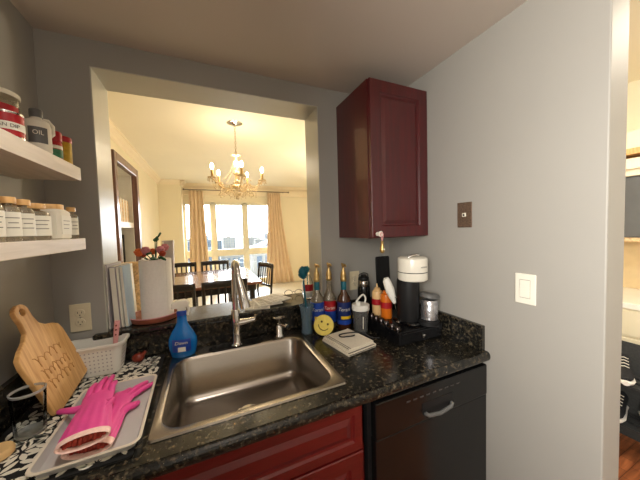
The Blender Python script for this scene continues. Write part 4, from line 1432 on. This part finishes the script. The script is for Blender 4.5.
# ================================================================== DINING ROOM
# table
TZt = .880
tb = thing('dining_table', 'polished brown dining table in front of the large window', 'table', (-.13, 2.22, 0))
b = MB(); b.box(-.48, .70, -.60, .66, TZt - .03, TZt); b.build('tabletop', 'tablewood', tb, bevel=.006)
b = MB(); b.box(-.42, .64, -.54, .60, TZt - .11, TZt - .031); b.build('apron', 'darkwood', tb)
for sx in (-.40, .62):
    for sy in (-.36, .50):
        b = MB(); b.box(sx - .03, sx + .03, sy - .03, sy + .03, 0, TZt - .111); b.build('leg', 'darkwood', tb, bevel=.004)


# chair: faces +y (back at y = 0, seat forward)
def chair(label, loc, rz, w=.43, top=.96, seat=.56):
    t = thing('dining_chair', label, 'chair', loc, rz, None)
    hw = w / 2
    b = MB(); b.box(-hw, hw, .02, .42, seat - .035, seat); b.build('seat', 'darkwood', t, bevel=.008)
    for s in (-1, 1):
        b = MB(); b.tube([(s * (hw - .018), .02, 0), (s * (hw - .018), .012, seat), (s * (hw - .018), -.03, top - .005)], .017, 8); b.build('back_post', 'darkwood', t)
        b = MB(); b.box(s * (hw - .02) - .016, s * (hw - .02) + .016, .385, .417, 0, seat - .036); b.build('leg', 'darkwood', t)
    b = MB()
    b.tube([(-hw + .005, -.028, top - .035), (0, -.045, top - .03), (hw - .005, -.028, top - .035)], .036, 10, flat=1)
    vs = b.v
    for i, p in enumerate(b.v):
        p.y = -.032 + (p.y + .032) * .28 - .010 * (1 - (p.x / hw) ** 2)
    b.build('top_rail', 'darkwood', t)
    b = MB(); b.box(-hw + .02, hw - .02, -.002, .014, seat + .10, seat + .13); b.build('lower_rail', 'darkwood', t)
    for k in range(5):
        x = (-2 + k) * (w - .09) / 5.2
        b = MB(); b.tube([(x, .006, seat + .115), (x, -.012, seat + .25), (x, -.030, top - .065)], .010, 6, flat=.6); b.build('slat', 'darkwood', t)
    b = MB(); b.box(-hw + .02, hw - .02, .02, .035, .2, .23); b.build('stretcher', 'darkwood', t)
    return t


ch = chair('black slat-back chair on the near side of the table, behind the paper towel roll', (-.325, 1.36, 0), R_(-3), w=.43, top=.985)
def chair_at(label, loc, rz):
    c = copy_tree(ch); c.location = loc; c.rotation_euler = (0, 0, rz); c['label'] = label
    return c
chair_at('black slat-back chair on the near side of the table, seen behind the faucet', (.150, 1.36, 0), R_(3))
chair_at('black slat-back chair on the far side of the table, left one by the curtain', (-.375, 3.20, 0), R_(180))
chair_at('black slat-back chair on the far side of the table, right of the left curtain', (.115, 3.20, 0), R_(180))
chair_at('black slat-back chair at the right end of the table, turned sideways', (.755, 2.42, 0), R_(107))
t = thing('table_vase', 'tall square beige vase on the dining table behind the flowers', 'vase', (-.395, 2.0, TZt + .0005))
b = MB(); b.loft([rr3(.04, .04, .006, 0), rr3(.055, .055, .006, .50), rr3(.050, .050, .006, .50), rr3(.035, .035, .006, .02)]); b.build('body', 'greyfolder', t)
b = MB(); b.box(-.053, -.035, -.0558, -.0545, .12, .49); b.build('white_edge', 'matwhite', t)


# curtains
def curtain(label, xt0, xt1, xb0, xb1, y, zt, zb, folds, mid=None):
    t = thing('curtain', label, 'curtain', ((xt0 + xt1) / 2, y, zb))
    cxx = (xt0 + xt1) / 2
    n = folds * 10; h = 24
    vs = []
    for j in range(h + 1):
        f = j / h; z = (zt - zb) * (1 - f)
        a = xt0 + (xb0 - xt0) * f ** 1.6 - cxx; c = xt1 + (xb1 - xt1) * f ** 1.6 - cxx
        for i in range(n + 1):
            u = i / n
            vs.append((a + (c - a) * u, .035 * math.sin(u * folds * 2 * PI + f * .8) * (.7 + .5 * f), z))
    fs = [(j * (n + 1) + i, j * (n + 1) + i + 1, (j + 1) * (n + 1) + i + 1, (j + 1) * (n + 1) + i) for j in range(h) for i in range(n)]
    b = MB(); b.add(vs, fs, 0, True)
    o = b.build('drape', 'curtain', t, sharp=80)
    so = o.modifiers.new('solid', 'SOLIDIFY'); so.thickness = .004
    b = MB()
    for k in range(folds):
        x = a0 = xt0 - cxx + (xt1 - xt0) * (k + .5) / folds
        b.tube([(x + .022 * math.cos(q), 0, zt - zb + .012 + .022 * math.sin(q)) for q in [2 * PI * i / 12 for i in range(13)]], .003, 6, caps=False)
    b.build('ring', 'brass_plate', t)
    return t


curtain('tan curtain hanging at the left side of the window', -.33, -.02, -.42, .08, 5.44, 2.44, .03, 4)
curtain('tan curtain hanging at the right side of the window', 1.52, 1.86, 1.40, 2.20, 5.44, 2.44, .03, 6)
cr = thing('curtain_rod', 'long bronze curtain rod above the window', 'curtain rod', (.75, 5.44, 2.465))
b = MB(); b.tube([(-1.17, 0, 0), (1.33, 0, 0)], .011, 12); b.build('pole', 'brass_plate', cr)
for s in (-1.18, 1.34):
    b = MB(); b.ball((s, 0, 0), .022, 0, 12); b.build('finial', 'brass_plate', cr)
for s in (-1.0, 1.2):
    b = MB(); b.tube([(s, .10, .0), (s, .0, -.012), (s, -.012, 0)], .006, 8); b.build('bracket', 'brass_plate', cr)

# ------------------------------------------------------------------ chandelier
CH = thing('chandelier', 'gold and crystal candle-arm chandelier above the dining table', 'chandelier', (.335, 1.60, DZ))
b = MB(); b.lathe([(0, -.03), (.015, -.03), (.03, -.022), (.070, -.010), (.082, -.003), (.082, 0)], 26, caps=False); b.build('ceiling_canopy', 'chrome', CH)
b = MB()
for k in range(11):
    z = -.035 - k * .027; a = R_(90 * (k % 2))
    b.tube([(.008 * math.cos(q) * math.cos(a), .008 * math.cos(q) * math.sin(a), z - .012 + .017 * math.sin(q)) for q in [2 * PI * i / 10 for i in range(11)]], .0022, 5, caps=False)
b.build('chain', 'gold', CH)
b = MB(); b.lathe([(.004, -.335), (.05, -.340), (.055, -.345), (.02, -.352), (.012, -.36), (.016, -.40), (.03, -.43), (.034, -.455), (.02, -.485), (.012, -.50), (.03, -.52), (.036, -.54), (.018, -.565), (.016, -.60), (.03, -.615), (.034, -.63), (.02, -.65), (.048, -.665), (.055, -.675), (.030, -.70), (.012, -.72), (.0, -.73)], 22, caps=False)
b.build('center_column', 'crystal', CH)
b = MB(); b.lathe([(.02, -.66), (.05, -.668), (.056, -.676), (.05, -.69), (.02, -.70)], 22); b.build('gold_hub', 'gold', CH)
b = MB(); b.lathe([(.048, -.338), (.056, -.343), (.056, -.348), (.04, -.35)], 22); b.build('gold_ring', 'gold', CH)
NA = 5
AR = .270
for k in range(NA):
    a = 2 * PI * k / NA + R_(-14)
    ca, sa = math.cos(a), math.sin(a)
    P = [(.03, -.665), (.07, -.70), (.12, -.715), (.18, -.70), (.225, -.66), (AR, -.622)]
    b = MB(); b.tube(smooth_path([(r * ca, r * sa, z) for r, z in P], 5), .0065, 8); arm = b.build('arm', 'gold' if k % 2 else 'crystal', CH)
    b = MB(); b.lathe([(.010, -.624), (.040, -.616), (.046, -.608), (.044, -.606), (.012, -.612)], 18, c=(AR * ca, AR * sa, 0)); b.build('drip_pan', 'crystal', arm)
    b = MB(); b.lathe([(.013, -.612), (.013, -.535), (.010, -.532)], 14, c=(AR * ca, AR * sa, 0)); b.build('candle_sleeve', 'gold', arm)
    b = MB(); b.lathe([(.008, -.532), (.015, -.518), (.019, -.500), (.016, -.480), (.007, -.466), (0, -.464)], 16, caps=False, c=(AR * ca, AR * sa, 0)); b.build('bulb', 'frost', arm)
    b = MB()
    for q in range(8):
        aa = 2 * PI * q / 8
        x = (AR * ca) + .042 * math.cos(aa); y = (AR * sa) + .042 * math.sin(aa)
        b.ball((x, y, -.620), .006, 0, 6); b.ball((x, y, -.640), .009, 0, 6, s=(.6, .6, 1.5))
    b.build('crystal_drops', 'crystal', arm)
    # swag of beads from the upper ring to the arm end, and to the next arm
    b = MB()
    for q in range(15):
        f = q / 14; r = .05 + (AR - .05) * f; z = -.345 - .27 * f ** .55 - .02 * math.sin(PI * f)
        if q % 1 == 0: b.ball((r * .55 * ca, r * .55 * sa, z * 1.0), .0055, 0, 6)
    a2 = a + 2 * PI / NA
    for q in range(1, 12):
        f = q / 12; aa = a + (a2 - a) * f; r = AR * (1 - .18 * math.sin(PI * f)); z = -.63 - .075 * math.sin(PI * f)
        b.ball((r * math.cos(aa), r * math.sin(aa), z), .007, 0, 6)
    for q in range(1, 8):
        f = q / 8; aa = a + (a2 - a) * .5; r = .05 + .12 * (1 - f); z = -.70 - .10 * f
        b.ball((r * math.cos(aa), r * math.sin(aa), z), .008, 0, 6)
    for q in range(1, 12):
        f = q / 12; aa = a + (a2 - a) * f; r = .12 + .07 * math.sin(PI * f); z = -.70 - .07 * math.sin(PI * f)
        b.ball((r * math.cos(aa), r * math.sin(aa), z), .007, 0, 6)
    for w_ in range(3):
        aa = a + (a2 - a) * (.2 + .3 * w_)
        for q in range(5):
            b.ball(((.20 - .03 * w_) * math.cos(aa), (.20 - .03 * w_) * math.sin(aa), -.70 - .022 * q), .0065, 0, 6)
    b.build('bead_swag', 'crystal', CH)
b = MB(); b.ball((0, 0, -.80), .022, 0, 10); b.tube([(0, 0, -.72), (0, 0, -.79)], .003, 6)
for q in range(10):
    a = 2 * PI * q / 10; b.ball((.03 * math.cos(a), .03 * math.sin(a), -.765), .009, 0, 6, s=(.7, .7, 1.6))
b.build('crystal_finial', 'crystal', CH)
lamp('chandelier_light', 'POINT', (.335, 1.60, DZ - .42), 11, (1.0, 0.84, 0.62), size=0.12)

# ------------------------------------------------------------------ cabinet made up in place of a leaning mirror; contents mimic its reflection
dc = thing('mirror_stand_in', 'tall walnut frame with shelves, standing in for a mirror on the left dining wall', 'display cabinet', (-.91, 1.25, 0))
CD = .235
b = MB(); b.box(0, .012, .06, .80, .02, 2.10); b.build('back_panel', 'whitewood', dc)
def post(y, wy, lab):
    b = MB(); b.box(CD - .03, CD + .02, y, y + wy, 0, 2.16); return b.build(lab, 'framewood', dc, bevel=.006)
post(.74, .085, 'frame_post'); post(0, .07, 'frame_post')
b = MB(); b.box(CD - .03, CD + .02, .07, .74, 2.08, 2.16); b.build('frame_top', 'framewood', dc, bevel=.006)
b = MB(); b.box(0, CD - .03, .72, .76, 0, 2.10); b.box(0, CD - .03, .04, .07, 0, 2.10); b.box(0, CD - .03, .07, .72, 2.08, 2.10); b.build('side_panel', 'whitewood', dc)
for z in (.30, .86, 1.585):
    b = MB(); b.box(.012, CD - .03, .07, .72, z - (.055 if z > 1 else .02), z); b.build('shelf_board', 'whitewood', dc)
bx = -.91
for k in range(9):
    w = .028 + .006 * (k % 3)
    t = thing('book', ('white' if k % 2 else 'tan') + '-spined book in the row on the upper shelf of the mirror stand-in', 'book', (bx + .03, 1.52 + k * .046, 1.5855), 0, ('white' if k % 2 else 'tan') + ' books in the mirror stand-in')
    b = MB(); b.box(0, .15, 0, .038, 0, .22 + .01 * (k % 2)); b.build('cover', 'matwhite' if k % 2 else 'wicker', t, bevel=.002)
t = thing('black_figurine', 'black bird-like figurine on top of the books in the mirror stand-in', 'figurine', (bx + .10, 1.70, 1.8165))
b = MB(); b.tube(smooth_path([(0, -.06, .01), (0, -.03, .03), (0, .02, .035), (0, .05, .06), (0, .07, .10)]), [.01] * 5 + [.026] * 10 + [.02] * 5 + [.012], 10); b.build('body', 'black_matte', t)
b = MB(); b.ball((0, .075, .11), .018, 0, 10); b.build('head', 'black_matte', t)
t = thing('framed_picture', 'black-framed picture with a blue panel inside the mirror stand-in', 'picture', (bx + .10, 1.87, .8605))
b = MB()
for (a0_, a1_, z0, z1) in ((-.17, .09, .0, .03), (-.17, .09, .57, .60), (-.17, -.14, 0, .60), (.06, .09, 0, .60)): b.box(0, .02, a0_, a1_, z0, z1)
b.build('frame', 'black_matte', t)
b = MB(); b.box(.004, .010, -.14, .06, .03, .57); b.build('mat_board', 'matwhite', t)
b = MB(); b.box(.010, .012, -.10, .03, .30, .44); b.build('blue_panel', 'blue_label', t)
b = MB(); b.box(.010, .012, -.06, .0, .08, .28); b.build('dark_panel', 'blue_dark', t)

# ------------------------------------------------------------------ city beyond the window
GZ = -38
b = MB(); b.box(-900, 1200, 30, 1500, GZ - 1, GZ)
struct(b.build('ground', 'cityground'))
rn = random.Random(11)
def building(x, y, w, d, h, m_, label, group):
    t = thing('city_building', label, 'building', (x, y, GZ), 0, group)
    b = MB(); b.box(-w / 2, w / 2, -d / 2, d / 2, 0, h); b.box(-w / 2 - .3, w / 2 + .3, -d / 2 - .3, d / 2 + .3, h, h + .8); b.box(-w * .2, w * .1, -d * .2, d * .1, h + .8, h + 3)
    b.build('block', m_, t)
    b = MB(); fl = max(2, int(h / 3.4)); nw = max(3, int(w / 3.2))
    for f in range(max(0, fl - 8), fl):
        for k in range(nw):
            x0 = -w / 2 + (k + .25) * w / nw
            b.box(x0, x0 + w / nw * .5, -d / 2 - .12, -d / 2 + .05, f * h / fl + 1.0, f * h / fl + 2.6)
    b.build('window_rows', 'citywin', t)
    return t
for k in range(26):
    y = 70 + k * 22 + rn.uniform(-3, 3)
    if 98 < y < 126: continue
    x = y * rn.uniform(-.13, .36)
    building(x, y, rn.uniform(14, 30), rn.uniform(10, 16), min(34.5, rn.uniform(14, 24) + k * .35), 'city' if k % 2 else 'city2', 'pale hazy low building in the distant city beyond the window', 'distant city buildings')
cb = thing('city_building', 'cream building with pitched gable roof seen through the right window pane', 'building', (28, 112, GZ), 0)
b = MB(); b.box(-11, 11, -7, 7, 0, 31); b.build('block', 'city2', cb)
b = MB(); b.prism([(-12, 31), (12, 31), (0, 36)], -7.5, 7.5, T=Matrix.Rotation(R_(90), 4, 'X')); b.build('roof', 'city', cb)
b = MB()
for k in range(6): b.box(-9.5 + k * 3.4, -7.5 + k * 3.4, -7.15, -6.9, 24, 29); b.box(-9.5 + k * 3.4, -7.5 + k * 3.4, -7.15, -6.9, 17, 21)
b.build('window_rows', 'citywin', cb)

# ================================================================== HALL beyond the right wall
hb = thing('hall_base_cabinet', 'cream base cabinet in the room beyond the right wall', 'cabinet', (2.98, -.70, 0))
b = MB(); b.box(-.26, .36, -.75, .75, .08, .84); b.build('body', 'cream_plastic', hb)
b = MB(); b.box(-.28, .36, -.76, .76, .84, .88); b.build('counter_slab', 'white_gloss', hb, bevel=.004)
for k in range(3):
    y = -.74 + k * .5
    b = MB(); b.box(-.278, -.26, y + .005, y + .485, .10, .63); b.build('door', 'cream_plastic', hb, bevel=.003)
    b = MB(); b.box(-.278, -.26, y + .005, y + .485, .65, .83); b.build('drawer_front', 'cream_plastic', hb, bevel=.003)
b = MB(); b.box(DR - .021, DR - .001, -1.45, .05, .88, 1.33)
tag(b.build('tile_backsplash', 'tile'), 'cream tile backsplash between the far counter and the grey wall cabinet', 'backsplash')
b = MB(); b.box(DR - .04, DR - .02, -.62, -.50, 1.10, 1.125)
tag(b.build('wall_hook_strip', 'black_matte'), 'small black bar fixed on the cream tile backsplash', 'bar')
hu = thing('hall_wall_cabinet', 'grey wall cabinet with a chrome handle in the room beyond the right wall', 'cabinet', (3.02, -.70, 1.33))
b = MB(); b.box(0, .31, -.75, .75, 0, .47); b.build('body', 'hallgrey', hu)
for k in range(3):
    y = -.75 + k * .5
    b = MB(); b.box(-.018, 0, y + .004, y + .496, .004, .466); d = b.build('door', 'hallgrey', hu, bevel=.002)
    b = MB(); b.tube([(-.02, y + .25, .06), (-.045, y + .25, .06), (-.045, y + .25, .30), (-.02, y + .25, .30)], .006, 8); b.build('handle', 'chrome', d)
b = MB(); b.box(-.03, .31, -.76, .76, -.03, -.001); b.build('light_rail', 'wicker', hu)
b = MB(); b.box(-.04, .31, -.78, .78, .471, .52); b.box(-.07, .31, -.80, .80, .52, .60); b.build('cornice', 'crown', hu, bevel=.004)
b = MB(); b.box(2.93, DR, -1.52, .12, 1.955, 2.0)
tag(b.build('wooden_ledge', 'bamboo', bevel=.003), 'narrow orange-brown wooden ledge above the grey wall cabinet', 'ledge')
b = MB(); b.box(2.97, DR, -1.5, .1, 2.0, 2.14); struct(b.build('trim_7', 'crown', bevel=.01))

# shoe rack and shoes
sr = thing('shoe_rack', 'black metal shoe rack beyond the right wall end', 'shoe rack', (2.42, -.72, 0))
for z in (.20, .46):
    b = MB()
    for k in range(4): b.tube([(-.12 + k * .08, -.40, z), (-.12 + k * .08, .40, z)], .006, 8)
    b.build('rail', 'black_matte', sr)
for s in (-.40, .40):
    b = MB(); b.tube([(-.12, s, 0), (-.12, s, .55), (.12, s, .55), (.12, s, 0)], .008, 8); b.build('side_frame', 'black_matte', sr)
for z in (.20, .46):
    b = MB(); b.box(-.12, .12, -.39, .39, z - .012, z - .0065); b.build('fabric_tier', 'darkfab', sr)
b = MB(); b.box(.10, .106, -.39, .39, .02, .66); b.build('back_panel', 'darkfab', sr)
def shoe(label, loc, rz, group=None):
    t = thing('sneaker', label, 'shoe', loc, rz, group)
    b = MB()
    prof = [(-.14, .030, .020), (-.12, .036, .024), (-.05, .034, .026), (.02, .040, .026), (.09, .044, .022), (.13, .034, .020), (.15, .015, .018)]
    b.loft([[(x, w * math.cos(2 * PI * i / 16), .014 + (.014 * math.sin(2 * PI * i / 16))) for i in range(16)] for (x, w, h) in prof]); b.build('sole', 'rubbersole', t)
    b = MB()
    pf = [(-.135, .026, .10), (-.10, .032, .11), (-.05, .032, .105), (0, .034, .085), (.06, .038, .06), (.11, .034, .048), (.135, .020, .04)]
    b.loft([[(x, w * math.cos(2 * PI * i / 16), .022 + (h - .02) * .5 + (h - .02) * .5 * math.sin(2 * PI * i / 16)) for i in range(16)] for (x, w, h) in pf]); b.build('upper', 'kitfabric', t)
    b = MB()
    for k in range(4): b.tube([(-.03 + k * .022, -.02, .105 - k * .011), (-.03 + k * .022, 0, .112 - k * .011), (-.03 + k * .022, .02, .105 - k * .011)], .0025, 5)
    b.build('laces', 'matwhite', t)
    return t
s0 = shoe('black sneaker with white sole on the top tier of the shoe rack, front one', (2.42, -.66, .467), R_(200))
for (x, y, z, r, lb) in ((2.42, -.80, .467, 195, 'black sneaker on the top tier of the shoe rack, nearest the right edge'), (2.42, -.64, .207, 190, 'black sneaker with white sole on the lower tier of the shoe rack, front one'), (2.42, -.78, .207, 205, 'black sneaker on the lower tier of the shoe rack, nearest the right edge'), (2.42, -.54, .467, 185, 'black sneaker with white sole on the top tier of the shoe rack, rear one')):
    c = copy_tree(s0); c.location = (x, y, z); c.rotation_euler = (0, 0, R_(r)); c['label'] = lb
